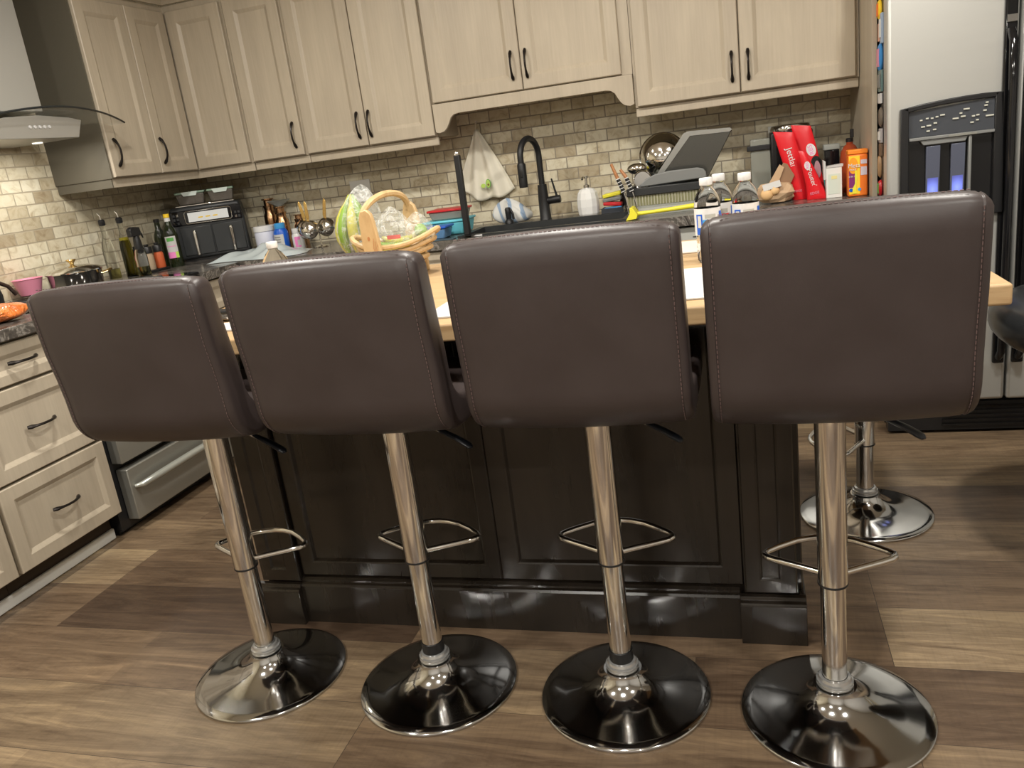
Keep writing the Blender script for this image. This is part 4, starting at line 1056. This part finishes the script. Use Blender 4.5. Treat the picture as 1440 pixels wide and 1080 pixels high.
nt.links.new(ramp(nt, fz, [(.36, (.06,) * 3), (.50, (.20,) * 3), (.60, (.50,) * 3), (.70, (.16,) * 3)]), bb.inputs['Alpha'])
bump(nt, bb, fz, .9, .012)
tag(obj('produce_bag', MB().grid(bagfn(gx + .008, gy, I + .062, .084, .066, .240, 2, .78, .06, .03), 48, 22, True), BAGM, ang=80), 'clear plastic produce bag around the banana bunch', 'bag')
GB2 = 'bananas lying in the basket'
for q in range(3):
    pp = [(bx_ - .06 + .125 * i / 7 + 0.0, by_ - .055 + q * .042, I + .082 + .022 * ((i / 7 - .5) * 2) ** 2 + q * .012) for i in range(8)]
    tag(obj('banana', MB().tube(pp, [.005, .012, .0165, .018, .018, .0165, .012, .005], 8), BAN2 if q != 1 else BAN1, ang=70), 'yellow-green banana lying inside the bamboo basket', 'banana', GB2)
t = tag(obj('produce_bag', MB().grid(bagfn(bx_ - .002, by_ - .004, I + .075, .070, .056, .150, 12, .6, .09), 44, 20, True), BAGM, ang=80), 'crumpled clear bag with a red printed band inside the basket', 'bag')
obj('printed_band', bx(bx_ + .000, bx_ + .045, by_ - .066, by_ - .0645, I + .128, I + .140), mat('faded_red_print', (.60, .16, .15), .5), t)
t = tag(obj('produce_bag', MB().grid(bagfn(bx_ + .082, by_ - .005, I + .100, .054, .052, .100, 21, .62, .10), 40, 18, True), BAGM, ang=80), 'crumpled clear bag with limes at the right end of the basket', 'bag')
tag(obj('lime', MB().ball((bx_ + .098, by_ - .022, I + .138), .021, .021, .019), LIMEF), 'green lime in the clear bag at the basket end', 'lime', 'limes in the bag')
tag(obj('lime', MB().ball((bx_ + .080, by_ + .020, I + .140), .020), LIMEF), 'green lime in the clear bag behind the front lime', 'lime', 'limes in the bag')

# ------------------------------------------------------------------ sink surroundings
def fbox(label, cat, x0, x1, y0, y1, z, h, m, ml, name='food_box'):
    t = thing(name, label, cat, ((x0 + x1) / 2, (y0 + y1) / 2, z))
    i = .012
    obj('body', MB().add([(x0 + i, y0 + i, z), (x1 - i, y0 + i, z), (x1 - i, y1 - i, z), (x0 + i, y1 - i, z), (x0, y0, z + h), (x1, y0, z + h), (x1, y1, z + h), (x0, y1, z + h)],
        [(3, 2, 1, 0), (4, 5, 6, 7), (0, 1, 5, 4), (1, 2, 6, 5), (2, 3, 7, 6), (3, 0, 4, 7)]), m, t, bevel=.006)
    obj('lid', bx(x0 - .005, x1 + .005, y0 - .005, y1 + .005, z + h + .0005, z + h + .011), ml, t, bevel=.003)
    return t
fbox('cyan plastic food box in the middle of the stack left of the sink', 'container', -1.445, -1.245, 3.62, 3.80, C, .058, CYAN, CYAN)
fbox('clear food box with a red lid on top of the cyan box', 'container', -1.420, -1.250, 3.64, 3.78, C + .0695, .038, mat('cloudy_plastic', (.36, .33, .29), .3, trans=.3), RED)
t = fbox('small clear blue box with dark blue lid in front of the cyan box', 'container', -1.400, -1.285, 3.47, 3.585, C, .046, mat('blue_tint_plastic', (.16, .34, .62), .2, trans=.3), BLUE)
tag(obj('lemon', MB().ball((-1.325, 3.53, C + .024), .019, .019, .016), YELP), 'yellow fruit seen inside the small blue box', 'fruit')
tag(obj('drain_mat', bx(-1.42, -1.23, 3.408, 3.455, C, C + .004), mat('slate_blue', (.05, .08, .10), .5), bevel=.001), 'dark blue-grey mat edge left of the sink', 'mat')
# hanging towel
t = thing('kitchen_towel', 'cream cotton towel with an avocado print hanging on the tiled wall', 'towel', (-1.232, 4.0, 1.38))
def towel(u, v):
    s_ = v
    w = .006 + .140 * s_ ** .95 + .03 * s_ * (1 - s_)
    k_ = (u - .5) * 2
    zb = 1.375 - .340 * s_ + (.075 * max(0, -k_) ** 2.2 + .032 * max(0, k_) ** 2) * s_ ** 2
    return (-1.240 + .012 * s_ + k_ * w, 3.996 + .019 * math.sin(k_ * 8 + 1) * s_ - .008 * math.cos(k_ * 2), zb + .006 * math.sin(k_ * 8) * s_)
tw = obj('cloth', MB().grid(towel, 40, 26), CREAM, t, solid=.003, ang=80)
def pr(cx, cz, w, h, m, y_):
    obj('avocado_print', MB().prism(ellp(w, h, cx, cz), y_, y_ + .002, 'y'), m, tw, smooth=False)
b = MB(); b.prism(ellp(.026, .044, -1.205, 1.112), 3.966, 3.968, 'y'); ap = obj('avocado_print', b, GREEN, tw, smooth=False)
pr(-1.205, 1.112, .020, .038, LIME, 3.9645); pr(-1.205, 1.107, .009, .011, mat('pit_brown', (.2, .1, .03), .6), 3.963); pr(-1.232, 1.104, .024, .020, LIME, 3.9655)
obj('loop', MB().tube([(-1.240, 3.992, 1.375), (-1.243, 4.005, 1.405), (-1.240, 4.022, 1.408)], .002, 6), CREAM, t)
obj('hook', MB().tube([(-1.240, 4.029, 1.41), (-1.240, 4.012, 1.405), (-1.240, 4.008, 1.415)], .003, 6), STEEL, t)
# striped dish cloth
t = thing('dish_cloth', 'crumpled white dish cloth with blue stripes behind the sink', 'cloth', (-1.075, 3.87, C))
def cl(u, v):
    a = 2 * PI * u
    pr_ = math.sin(PI * v ** .7) ** .6 if 0 < v < 1 else 0
    q = 1 + .12 * math.sin(3 * a + 2) + .08 * math.sin(8 * a + 5 * v) + .05 * math.sin(13 * a)
    return (-1.075 + .092 * pr_ * math.cos(a) * q - .02 * v, 3.875 + .055 * pr_ * math.sin(a) * q, C + .112 * v * (1 + .12 * math.sin(2 * a)))
cm = mat('striped_cotton', (.66, .66, .63), .9); nt, bb = nodes(cm)
wv = add(nt, 'ShaderNodeTexWave'); wv.inputs['Scale'].default_value = 7; wv.inputs['Distortion'].default_value = 2
nt.links.new(coords(nt, (1, 1, .6), (0, .5, 0)), wv.inputs['Vector'])
nt.links.new(ramp(nt, wv.outputs['Fac'], [(.72, (.66, .66, .63)), (.82, (.30, .40, .54))]), bb.inputs['Base Color'])
obj('cloth', MB().grid(cl, 44, 20, True), cm, t, ang=80)
x, y = -1.075, 3.800
t = thing('sink_stopper', 'small black rubber gadget standing before the striped cloth', 'stopper', (x, y + .005, .9215))
obj('body', MB().lathe([(0, 0), (.022, 0), (.02, .012), (.012, .022), (.014, .05), (.015, .068), (.010, .076), (0, .077)], (x, y, .9215), 20), BLKM, t)
obj('grip', MB().tube([(x - .004, y, .985), (x + .012, y, .99), (x + .022, y, .965), (x + .024, y, .94)], .006, 8), BLKM, t)
# soap dispenser
x, y = -.697, 3.862
t = thing('soap_dispenser', 'white faceted ceramic soap dispenser with a steel pump', 'soap dispenser', (x, y, C))
b = MB()
prof = [(0, 0), (.044, 0), (.050, .012), (.053, .045), (.052, .08), (.046, .108), (.034, .124), (.016, .130), (0, .130)]
b.lathe(prof, (x, y, C), 12)
obj('body', b, WHITEC, t, smooth=False)
pm = obj('pump', MB().lathe([(.014, .1305), (.014, .142), (.006, .146), (.006, .172), (.011, .174), (.011, .184), (0, .185)], (x, y, C), 18), STEEL, t)
obj('nozzle', MB().tube([(x, y, C + .179), (x - .008, y - .03, C + .180), (x - .010, y - .042, C + .172)], .005, 8), STEEL, pm)
# sponge holder
t = thing('sponge_caddy', 'small dark caddy holding sponges right of the soap', 'caddy', (-.575, 3.85, C))
obj('tray', MB().box(-.628, -.525, 3.80, 3.89, C, C + .004).box(-.628, -.625, 3.80, 3.89, C + .004, C + .030).box(-.528, -.525, 3.80, 3.89, C + .004, C + .030).box(-.625, -.528, 3.80, 3.803, C + .004, C + .030).box(-.625, -.528, 3.887, 3.89, C + .004, C + .030), GREYBLK, t)
obj('back', bx(-.55, -.522, 3.8905, 3.896, C, C + .085), BLKP, t)
for (lb, m_, zz, rot) in (('blue dish sponge lowest in the caddy', LBLUE, .022, 3), ('red scouring cloth above the blue sponge', RED, .045, -6), ('dark grey scrubber above the red cloth', GREYP, .066, 5), ('yellow sponge on top of the caddy pile', YEL, .087, 8)):
    b = MB(); b.T = Matrix.Translation((-.577, 3.845, C + zz)) @ Matrix.Rotation(math.radians(-rot), 4, 'Y')
    b.box(-.043, .043, -.03, .03, -.008, .010)
    tag(obj('sponge', b, m_, bevel=.005), lb, 'sponge', 'sponges in the caddy')

# dish rack
t = thing('dish_rack', 'grey plastic dish rack beside the sink', 'dish rack', (-.31, 3.66, C))
x0, x1, y0, y1 = -.475, -.135, 3.60, 3.86
obj('tray', MB().box(x0, x1, y0, y1, C, C + .006).box(x0, x1, y0, y0 + .004, C + .006, C + .04).box(x0, x1, y1 - .004, y1, C + .006, C + .04).box(x0, x0 + .004, y0 + .004, y1 - .004, C + .006, C + .04).box(x1 - .004, x1, y0 + .004, y1 - .004, C + .006, C + .04), mat('smoke_grey', (.30, .31, .28), .4), t)
b = MB()
for i in range(26):
    xx = x0 + .012 + i * (x1 - x0 - .024) / 25; b.box(xx - .0018, xx + .0018, y0 + .004, y0 + .007, C + .042, C + .084)
obj('slatted_side', b, mat('pale_olive_plastic', (.42, .41, .31), .4), t)
obj('inner_side', bx(x0, x1, y0 + .008, y0 + .012, C + .041, C + .084), mat('olive_grey_plastic', (.24, .235, .13), .4), t)
obj('rim', MB().box(x0 - .004, x1 + .004, y0 - .004, y0 + .014, C + .085, C + .118).box(x0 - .004, x0 + .012, y0 + .0145, y1, C + .085, C + .118).box(x1 - .012, x1 + .004, y0 + .0145, y1, C + .085, C + .118).box(x0 + .0125, x1 - .0125, y1 - .012, y1, C + .085, C + .118), DGREY, t, bevel=.003)
obj('lower_band', bx(x0 - .002, x1 + .002, y0 - .0035, y0 - .0005, C + .012, C + .030), LGREY, t, bevel=.001)
# cutting board / plates in rack
b = MB(); b.T = Matrix.Translation((-.335, 3.64, 1.034)) @ Matrix.Rotation(math.radians(-2), 4, 'Y')
b.prism([(-.10, 0), (.195, 0), (.195, .022), (.185, .038), (.16, .046), (.04, .050), (-.02, .045), (-.06, .030)], 0, .014, 'y')
tag(obj('grey_tray', b, GREYP, bevel=.004), 'grey oval tray lying along the front of the dish rack', 'tray')
b = MB(); b.T = Matrix.Translation((-.285, 3.74, 1.030))
sh = [(-.105, 0), (.145, 0), (.258, .190), (.250, .200), (.075, .207), (.055, .200)]
b.prism(sh, -.004, .012, 'y')
t = tag(obj('baking_tray', b, mat('dark_tray_steel', (.13, .13, .12), .22, .8), bevel=.003), 'large dark rectangular metal tray leaning in the dish rack', 'tray')
rim = [(-.105, 0), (-.080, 0), (.082, .187), (.245, .184), (.258, .190), (.250, .200), (.075, .207), (.055, .200)]
bb_ = MB(); bb_.T = Matrix.Translation((-.285, 3.735, 1.030)); bb_.prism(rim, -.004, -.0005, 'y'); obj('rim', bb_, mat('tray_rim', (.36, .36, .34), .3, .6), t)
# mixing bowl
b = MB(); b.T = Matrix.Translation((-.335, 3.86, 1.145)) @ Matrix.Rotation(math.radians(14), 4, 'Y') @ Matrix.Rotation(math.radians(74), 4, 'X')
prof = [(0, .085), (.035, .083), (.07, .068), (.092, .04), (.10, .004), (.106, 0), (.106, -.002), (.098, 0), (.09, .038), (.068, .065), (0, .082)]
b.lathe(prof, n=40)
tag(obj('mixing_bowl', b, POLST), 'shiny steel mixing bowl propped upright at the back of the dish rack', 'bowl')
# utensils
t = thing('ladle', 'steel ladle sticking out of the dish rack', 'ladle', (-.44, 3.70, 1.02))
b = MB(); b.ball((-.437, 3.70, 1.108), .044, .026, .024, 20, 10); obj('bowl', b, POLST, t)
obj('handle', MB().tube([(-.430, 3.705, 1.088), (-.415, 3.71, 1.05), (-.40, 3.715, 1.0)], .005, 8), POLST, t)
b = MB(); b.T = Matrix.Translation((-.412, 3.665, 1.058)) @ Matrix.Rotation(math.radians(12), 4, 'Y'); b.prism(ellp(.075, .078), -.002, .003, 'y')
t = tag(obj('strainer', b, mat('grey_steel', (.45, .44, .42), .4, .8)), 'small round steel strainer in the dish rack beside the ladle', 'strainer')
obj('frame', MB().tube([(-.412 + .038 * math.cos(2 * PI * i / 24), 3.664, 1.058 + .039 * math.sin(2 * PI * i / 24)) for i in range(24)], .003, 6, True), POLST, t)
for i, (xx, lb) in enumerate(((-.497, 'left'), (-.460, 'right'))):
    t = thing('serving_fork', '%s wooden-handled utensil with a black patterned grip by the rack' % lb, 'utensil', (xx, 3.66, .93))
    dx = .055
    obj('grip', MB().tube([(xx + dx * .2, 3.615 if False else 3.58, 1.02), (xx - dx * .20, 3.58, 1.080)], .009, 8), BLKM, t)
    for q in range(5): obj('grip_mark', MB().tube([(xx + dx * .2 - .018 * q / 4 - .012, 3.572, 1.022 + .054 * q / 4), (xx + dx * .2 - .018 * q / 4 + .006, 3.572, 1.028 + .054 * q / 4)], .0018, 5), WHITE, t)
    obj('handle', MB().tube([(xx - dx * .21, 3.58, 1.082), (xx - dx * .62, 3.58, 1.118 if i else 1.145)], [.008, .006], 8), OAKH, t)
    obj('shaft', MB().tube([(xx + dx * .2, 3.58, 1.018), (xx + dx * .5, 3.585, .93)], .003, 6), POLST, t)
# yellow squeegee
t = thing('squeegee', 'bright yellow squeegee lying in front of the dish rack', 'squeegee', (-.33, 3.47, C))
obj('handle', MB().tube([(-.435, 3.49, C + .020), (-.36, 3.49, C + .022), (-.28, 3.49, C + .025), (-.175, 3.49, C + .030)], [.009, .008, .009, .011], 10), YEL, t)
obj('head', MB().prism([(-.470, C), (-.425, C + .004), (-.420, C + .020), (-.438, C + .050), (-.450, C + .052), (-.452, C + .028)], 3.44, 3.53, 'y'), YEL, t, bevel=.002)
tag(obj('drying_mat', bx(-.47, .0, 3.425, 3.585, C, C + .003), mat('olive_mat', (.22, .20, .11), .8)), 'thin olive drying mat under the squeegee', 'mat') if False else None

# ------------------------------------------------------------------ right end of the back counter
t = thing('coffee_maker', 'black pod coffee maker with a clear water tank on its left', 'coffee maker', (.17, 3.88, C))
obj('body', bx(.128, .300, 3.78, 3.98, C, 1.185), BLKP, t, bevel=.008)
obj('front_recess', bx(.150, .280, 3.7735, 3.7795, .96, 1.13), BLKG, t, bevel=.002)
obj('top_ring', MB().lathe([(.082, 0), (.084, .01), (.078, .022), (.06, .026), (0, .024)], (.214, 3.87, 1.1855), 32), CHROME2, t)
obj('water_tank', bx(.045, .1275, 3.80, 3.95, C + .004, 1.165), mat('smoky_tank', (.42, .43, .38), .12, trans=.35, alpha=.85), t, bevel=.005)
obj('water', bx(.0445 + .002, .1255, 3.798 - .0003, 3.7995, C + .008, 1.105), mat('tank_water', (.25, .255, .22), .2), t)
obj('tank_lid', bx(.030, .1275, 3.79, 3.797, 1.118, 1.140), BLKM, t, bevel=.003)
t = thing('bread_bag', 'open kraft paper bag with pale bread rolls showing', 'bag', (.14, 3.56, C))
b = MB(); b.grid(lump(.132, 3.56, C + .040, .074, .052, .040, 14, .10, .45), 13, 7, True); obj('body', b, KRAFT, t, smooth=False)
b = MB(); b.T = Matrix.Translation((.145, 3.575, C + .07)) @ Matrix.Rotation(math.radians(14), 4, 'Y')
b.prism([(-.035, 0), (.045, 0), (.055, .045), (.018, .085), (.002, .088), (-.012, .05)], -.004, .004, 'y'); obj('folded_flap', b, KRAFTD, t, bevel=.001)
b = MB(); b.T = Matrix.Translation((.125, 3.568, C + .065)) @ Matrix.Rotation(math.radians(18), 4, 'Y'); b.prism([(-.022, 0), (.014, 0), (.020, .082), (.0, .090)], -.004, .004, 'y'); obj('torn_edge', b, KRAFT, t)
b = MB(); b.T = Matrix.Translation((.118, 3.515, C + .072)) @ Matrix.Rotation(math.radians(-12), 4, 'Y') @ Matrix.Rotation(math.radians(40), 4, 'X'); b.box(-.035, .035, -.018, .018, 0, .002); obj('label', b, PAPER, t, smooth=False, label='white sticker')
for (xx, zz, rr) in ((.098, .040, .026), (.128, .052, .020)):
    tag(obj('bread_roll', MB().ball((xx, 3.512, C + zz), rr, .016, rr * .9), BREADM), 'pale bread roll showing at the mouth of the kraft bag', 'bread', 'bread rolls in the kraft bag')
# red foil pouches
def pouch(label, base, top, w0, w1, thick, y, m=REDF, lean=0.):
    t = thing('snack_pouch', label, 'pouch', (base[0], y, C), 'red foil pouches')
    def fn(u, v):
        a = 2 * PI * u; s_ = v
        cxx = base[0] + (top[0] - base[0]) * s_ ** 1.25; w = w0 + (w1 - w0) * s_
        th = thick * (1 - s_) ** .6 * (1 if s_ > .02 else .9) + .0015
        wob = 1 + .03 * math.sin(9 * s_ + 2)
        return (cxx + w / 2 * math.copysign(abs(math.cos(a)) ** .8, math.cos(a)) * wob, y + lean * s_ + th * math.sin(a), C + (top[1] - C) * s_ + .006 * math.cos(a) * s_ * (-1 if top[0] < base[0] else 1))
    o_ = obj('foil', MB().grid(fn, 36, 26, True).add([fn(i / 36, 0) for i in range(36)], [tuple(range(36))]).add([fn(i / 36, 1) for i in range(36)], [tuple(range(36))]), m, t, ang=70)
    return t, o_, fn
t1, o1, f1 = pouch('left red foil pouch with white vertical lettering leaning over the counter', (.232, C), (.172, 1.186), .062, .082, .020, 3.60)
t2, o2, f2 = pouch('right red foil pouch with a white oval emblem and dark photo panel', (.292, C), (.243, 1.202), .085, .078, .022, 3.645)
t3, o3, f3 = pouch('small front red foil pouch with pale lettering, folded at the top', (.292, C), (.236, 1.105), .078, .030, .018, 3.545)
def on(fn, th, u, v, rotz, dy=.0035):
    p = V(fn(u, v)); p.y -= dy + .0005
    c_, s_ = math.cos(rotz), math.sin(rotz)
    return Matrix(((c_, -s_, 0, p.x), (0, 0, -1, p.y), (s_, c_, 0, p.z), (0, 0, 0, 1)))
def badge(fn, par, u, v, rot, s_, word):
    M = on(fn, 0, u, v, rot, .001)
    e_ = decal('emblem', M, ellp(.050 * s_, .072 * s_, n=20), WHITE, par, .0016)
    M2 = M @ Matrix.Translation((0, 0, .0020)) @ Matrix.Rotation(PI / 2, 4, 'Z')
    text('lettering', word, .034 * s_, PINKL, par, M2, .0003, 1.0)
badge(f2, o2, .80, .66, math.radians(18), .72, 'RBS')
badge(f3, o3, .75, .70, math.radians(8), .46, 'RBS')
M = on(f1, 0, .75, .62, math.radians(13), .001) @ Matrix.Rotation(-PI / 2, 4, 'Z'); text('lettering', 'Jettlar', .034, WHITE, o1, M)
M = on(f3, 0, .75, .45, math.radians(16), .001) @ Matrix.Rotation(-PI / 2, 4, 'Z'); text('lettering', 'Pouted', .026, WHITE, o3, M)
M = on(f3, 0, .73, .13, math.radians(8), .001); text('small_lettering', 'EDGE', .014, PINK, o3, M)
M = on(f1, 0, .73, .13, math.radians(0), .001); text('small_lettering', 'EDGE', .012, PINK, o1, M)
decal('photo_panel', on(f2, 0, .84, .44, math.radians(8), .001), ellp(.044, .078), BLKG, o2, .0012)
decal('photo_strips', on(f2, 0, .845, .385, math.radians(5), .0025), ellp(.024, .070), mat('dusty_pink', (.40, .22, .25), .5), o2, .0012)
# white carton and items behind
t = thing('medicine_carton', 'slim white paper carton with a pale green printed panel', 'box', (.352, 3.53, C))
obj('carton', bx(.324, .382, 3.515, 3.560, C, 1.030), mat('white_card', (.72, .72, .68), .6), t, bevel=.001)
obj('flap', MB().prism([(.324, 1.0303), (.386, 1.0303), (.388, 1.040), (.330, 1.036)], 3.513, 3.560, 'y'), PAPER, t, smooth=False)
obj('torn_flap', MB().prism([(.316, .985), (.3235, .985), (.3235, 1.055), (.314, 1.062)], 3.520, 3.556, 'y'), PAPER, t, smooth=False)
pn = obj('printed_panel', bx(.331, .376, 3.5138, 3.5148, C + .015, 1.005), mat('pale_green_print', (.60, .66, .58), .6), t, smooth=False)
obj('printed_mark', bx(.343, .364, 3.5128, 3.5136, .985, .998), mat('pale_yellow_print', (.75, .68, .30), .6), pn, smooth=False)
tag(obj('mug', MB().lathe([(0, 0), (.028, 0), (.032, .01), (.033, .07), (.031, .07), (.03, .012), (0, .008)], (.330, 3.70, C), 24), TEAL), 'teal cup half hidden between the pouch and the carton', 'cup')
t = thing('candle_jar', 'square clear-topped black jar behind the white carton', 'jar', (.375, 3.82, C))
obj('body', bx(.345, .405, 3.80, 3.86, C, 1.085), BLKG, t, bevel=.004)
obj('glass_top', bx(.343, .407, 3.798, 3.862, 1.0855, 1.108), FROST, t, bevel=.003)
# orange canister
x0, x1, y0, y1 = .400, .470, 3.470, 3.530
t = thing('fibre_canister', 'orange drink-powder canister with yellow and purple label', 'canister', (.435, 3.5, C))
cn = obj('body', bx(x0, x1, y0, y1, C, 1.072), ORANGE, t, bevel=.006, seg=3)
obj('lid', bx(x0 - .001, x1 + .001, y0 - .001, y1 + .001, 1.0725, 1.090), mat('deep_orange', (.85, .24, .02), .35), t, bevel=.003)
yy = y0 - .0006
def lab(nm, poly, m, k_=0): return obj(nm, MB().prism(poly, yy - .0005 - k_ * .0007, yy - k_ * .0007, 'y'), m, cn, smooth=False)
lab('yellow_label', rectp(.039, .145, x0 + .0225, C + .082), YELP)
lab('purple_panel', [(x0 + .003, C + .035), (x0 + .026, C + .035), (x0 + .028, C + .10), (x0 + .003, C + .10)], PURPLE, 1)
lab('orange_disc', ellp(.034, .062, x0 + .018, C + .118), mat('disc_orange', (.85, .33, .02), .4), 2)
lab('blue_spot', ellp(.016, .013, x0 + .010, C + .026), BLUE, 2); lab('blue_spot', ellp(.012, .012, x0 + .040, C + .027), LBLUE, 2)
lab('glass_picture', [(x0 + .014, C + .012), (x0 + .030, C + .012), (x0 + .028, C + .035), (x0 + .032, C + .075), (x0 + .030, C + .10), (x0 + .024, C + .10), (x0 + .024, C + .05), (x0 + .016, C + .034)], YEL, 3)
lab('white_panel', rectp(.022, .032, x0 + .056, C + .096), mat('lilac_print', (.62, .55, .62), .5), 1); lab('white_panel', rectp(.022, .016, x0 + .056, C + .130), mat('lilac_print', (.62, .55, .62), .5), 1)
text('lettering', 'Meta', .022, WHITE, cn, Matrix(((1, 0, 0, x0 + .021), (0, 0, -1, yy - .0036), (0, 1, 0, C + .118), (0, 0, 0, 1))))
text('lettering', 'mucil', .011, WHITE, cn, Matrix(((1, 0, 0, x0 + .016), (0, 0, -1, yy - .0036), (0, 1, 0, C + .104), (0, 0, 0, 1))))
text('lettering', '4 IN 1', .009, WHITE, cn, Matrix(((1, 0, 0, x0 + .013), (0, 0, -1, yy - .0030), (0, 1, 0, C + .077), (0, 0, 0, 1))))
# red sauce bottle
x, y = .432, 3.69
t = thing('sauce_bottle', 'rounded bottle of red-brown sauce with a black cap behind the orange canister', 'bottle', (x, y, C))
obj('body', MB().lathe([(0, 0), (.034, 0), (.038, .006), (.039, .13), (.034, .165), (.022, .185), (.013, .192), (.013, .20), (0, .20)], (x, y, C), 28), REDLIQ, t, ang=50)
obj('cap', MB().lathe([(.0145, .2005), (.0145, .214), (.012, .216), (0, .216)], (x, y, C), 20), BLKP, t)
obj('pump', bx(x + .002, x + .016, y - .006, y + .006, C + .2165, C + .250), BLKP, t, bevel=.002)

# outlets
def outlet(label, x0, x1, z0, z1):
    t = thing('wall_outlet', label, 'outlet', ((x0 + x1) / 2, 4.025, (z0 + z1) / 2))
    obj('plate', bx(x0, x1, 4.022, 4.0295, z0, z1), mat('grey_white_plate', (.68, .67, .63), .4), t, bevel=.002)
    for q in (-.018, .018): obj('socket', bx((x0 + x1) / 2 - .012, (x0 + x1) / 2 + .012, 4.0205, 4.0218, (z0 + z1) / 2 + q - .01, (z0 + z1) / 2 + q + .01), LGREY, t, bevel=.001)
outlet('pale outlet plate on the tiles above the bananas', -1.982, -1.866, 1.095, 1.207)
outlet('pale outlet plate on the tiles beside the coffee maker', .128, .200, 1.095, 1.209)
t = thing('wall_outlet', 'pale outlet plate on the tiles of the left wall below the hood', 'outlet', (-2.965, 3.02, 1.04)) if False else None

# ------------------------------------------------------------------ lights
def area(name, loc, size, power, col=(1, .90, .76), rot=(0, 0, 0), shape='DISK', spread=None):
    l = bpy.data.lights.new(name, 'AREA'); l.shape = shape; l.size = size; l.energy = power; l.color = col
    if spread: l.spread = spread
    o = bpy.data.objects.new(name, l); o.location = loc; o.rotation_euler = rot; COL.objects.link(o); return o
WARM = (1., .955, .875)
def can(x, y, p, i):
    t = thing('ceiling_light', 'round recessed ceiling light', 'ceiling light', (x, y, CH - .003), 'recessed ceiling lights')
    obj('trim_ring', MB().lathe([(.075, 0), (.095, 0), (.095, -.006), (.075, -.006)], (x, y, CH - .001), 32, cap=False), WHITE, t)
    area('ceiling_lamp', (x, y, CH - .012), .15, p, WARM)
for i, (x, y, p) in enumerate(((-1.75, 2.15, 26), (-.55, 2.15, 28), (.75, 2.05, 28), (-1.75, .45, 26), (-.35, .35, 26), (1.1, .4, 26), (-1.1, -1.3, 34), (.9, -1.3, 34))):  # camera-side rows are unseen fill, added to brighten the stool backs
    can(x, y, p, i)
area('hood_lamp_beam', (-2.72, 2.87, 1.526), .05, 1.6, WARM)
area('hood_lamp_beam', (-2.72, 2.62, 1.526), .05, 1.6, WARM)
w = bpy.data.worlds.new('world'); SC.world = w; w.use_nodes = True
w.node_tree.nodes['Background'].inputs[0].default_value = (.5, .48, .44, 1); w.node_tree.nodes['Background'].inputs[1].default_value = .3

# ------------------------------------------------------------------ camera
yaw, pit, rol = math.radians(17.1075), math.radians(-16.0435), math.radians(-7.614)
f_ = V((-math.sin(yaw) * math.cos(pit), math.cos(yaw) * math.cos(pit), math.sin(pit)))
r0 = V((math.cos(yaw), math.sin(yaw), 0)); u0 = r0.cross(f_)
r_ = math.cos(rol) * r0 + math.sin(rol) * u0; u_ = -math.sin(rol) * r0 + math.cos(rol) * u0
cam = bpy.data.cameras.new('camera'); co = bpy.data.objects.new('camera', cam); COL.objects.link(co)
cam.sensor_fit = 'HORIZONTAL'; cam.sensor_width = 36; cam.lens = 1138.3 / 1440 * 36; cam.clip_start = .02
co.matrix_world = Matrix(((r_.x, u_.x, -f_.x, 0), (r_.y, u_.y, -f_.y, 0), (r_.z, u_.z, -f_.z, 1.26), (0, 0, 0, 1)))
SC.camera = co
SC.view_settings.view_transform = 'Standard'; SC.view_settings.look = 'None'
SC.view_settings.exposure = 0.0
SC.cycles.use_denoising = True
SC.cycles.max_bounces = 8; SC.cycles.transparent_max_bounces = 16; SC.cycles.caustics_reflective = False; SC.cycles.caustics_refractive = False
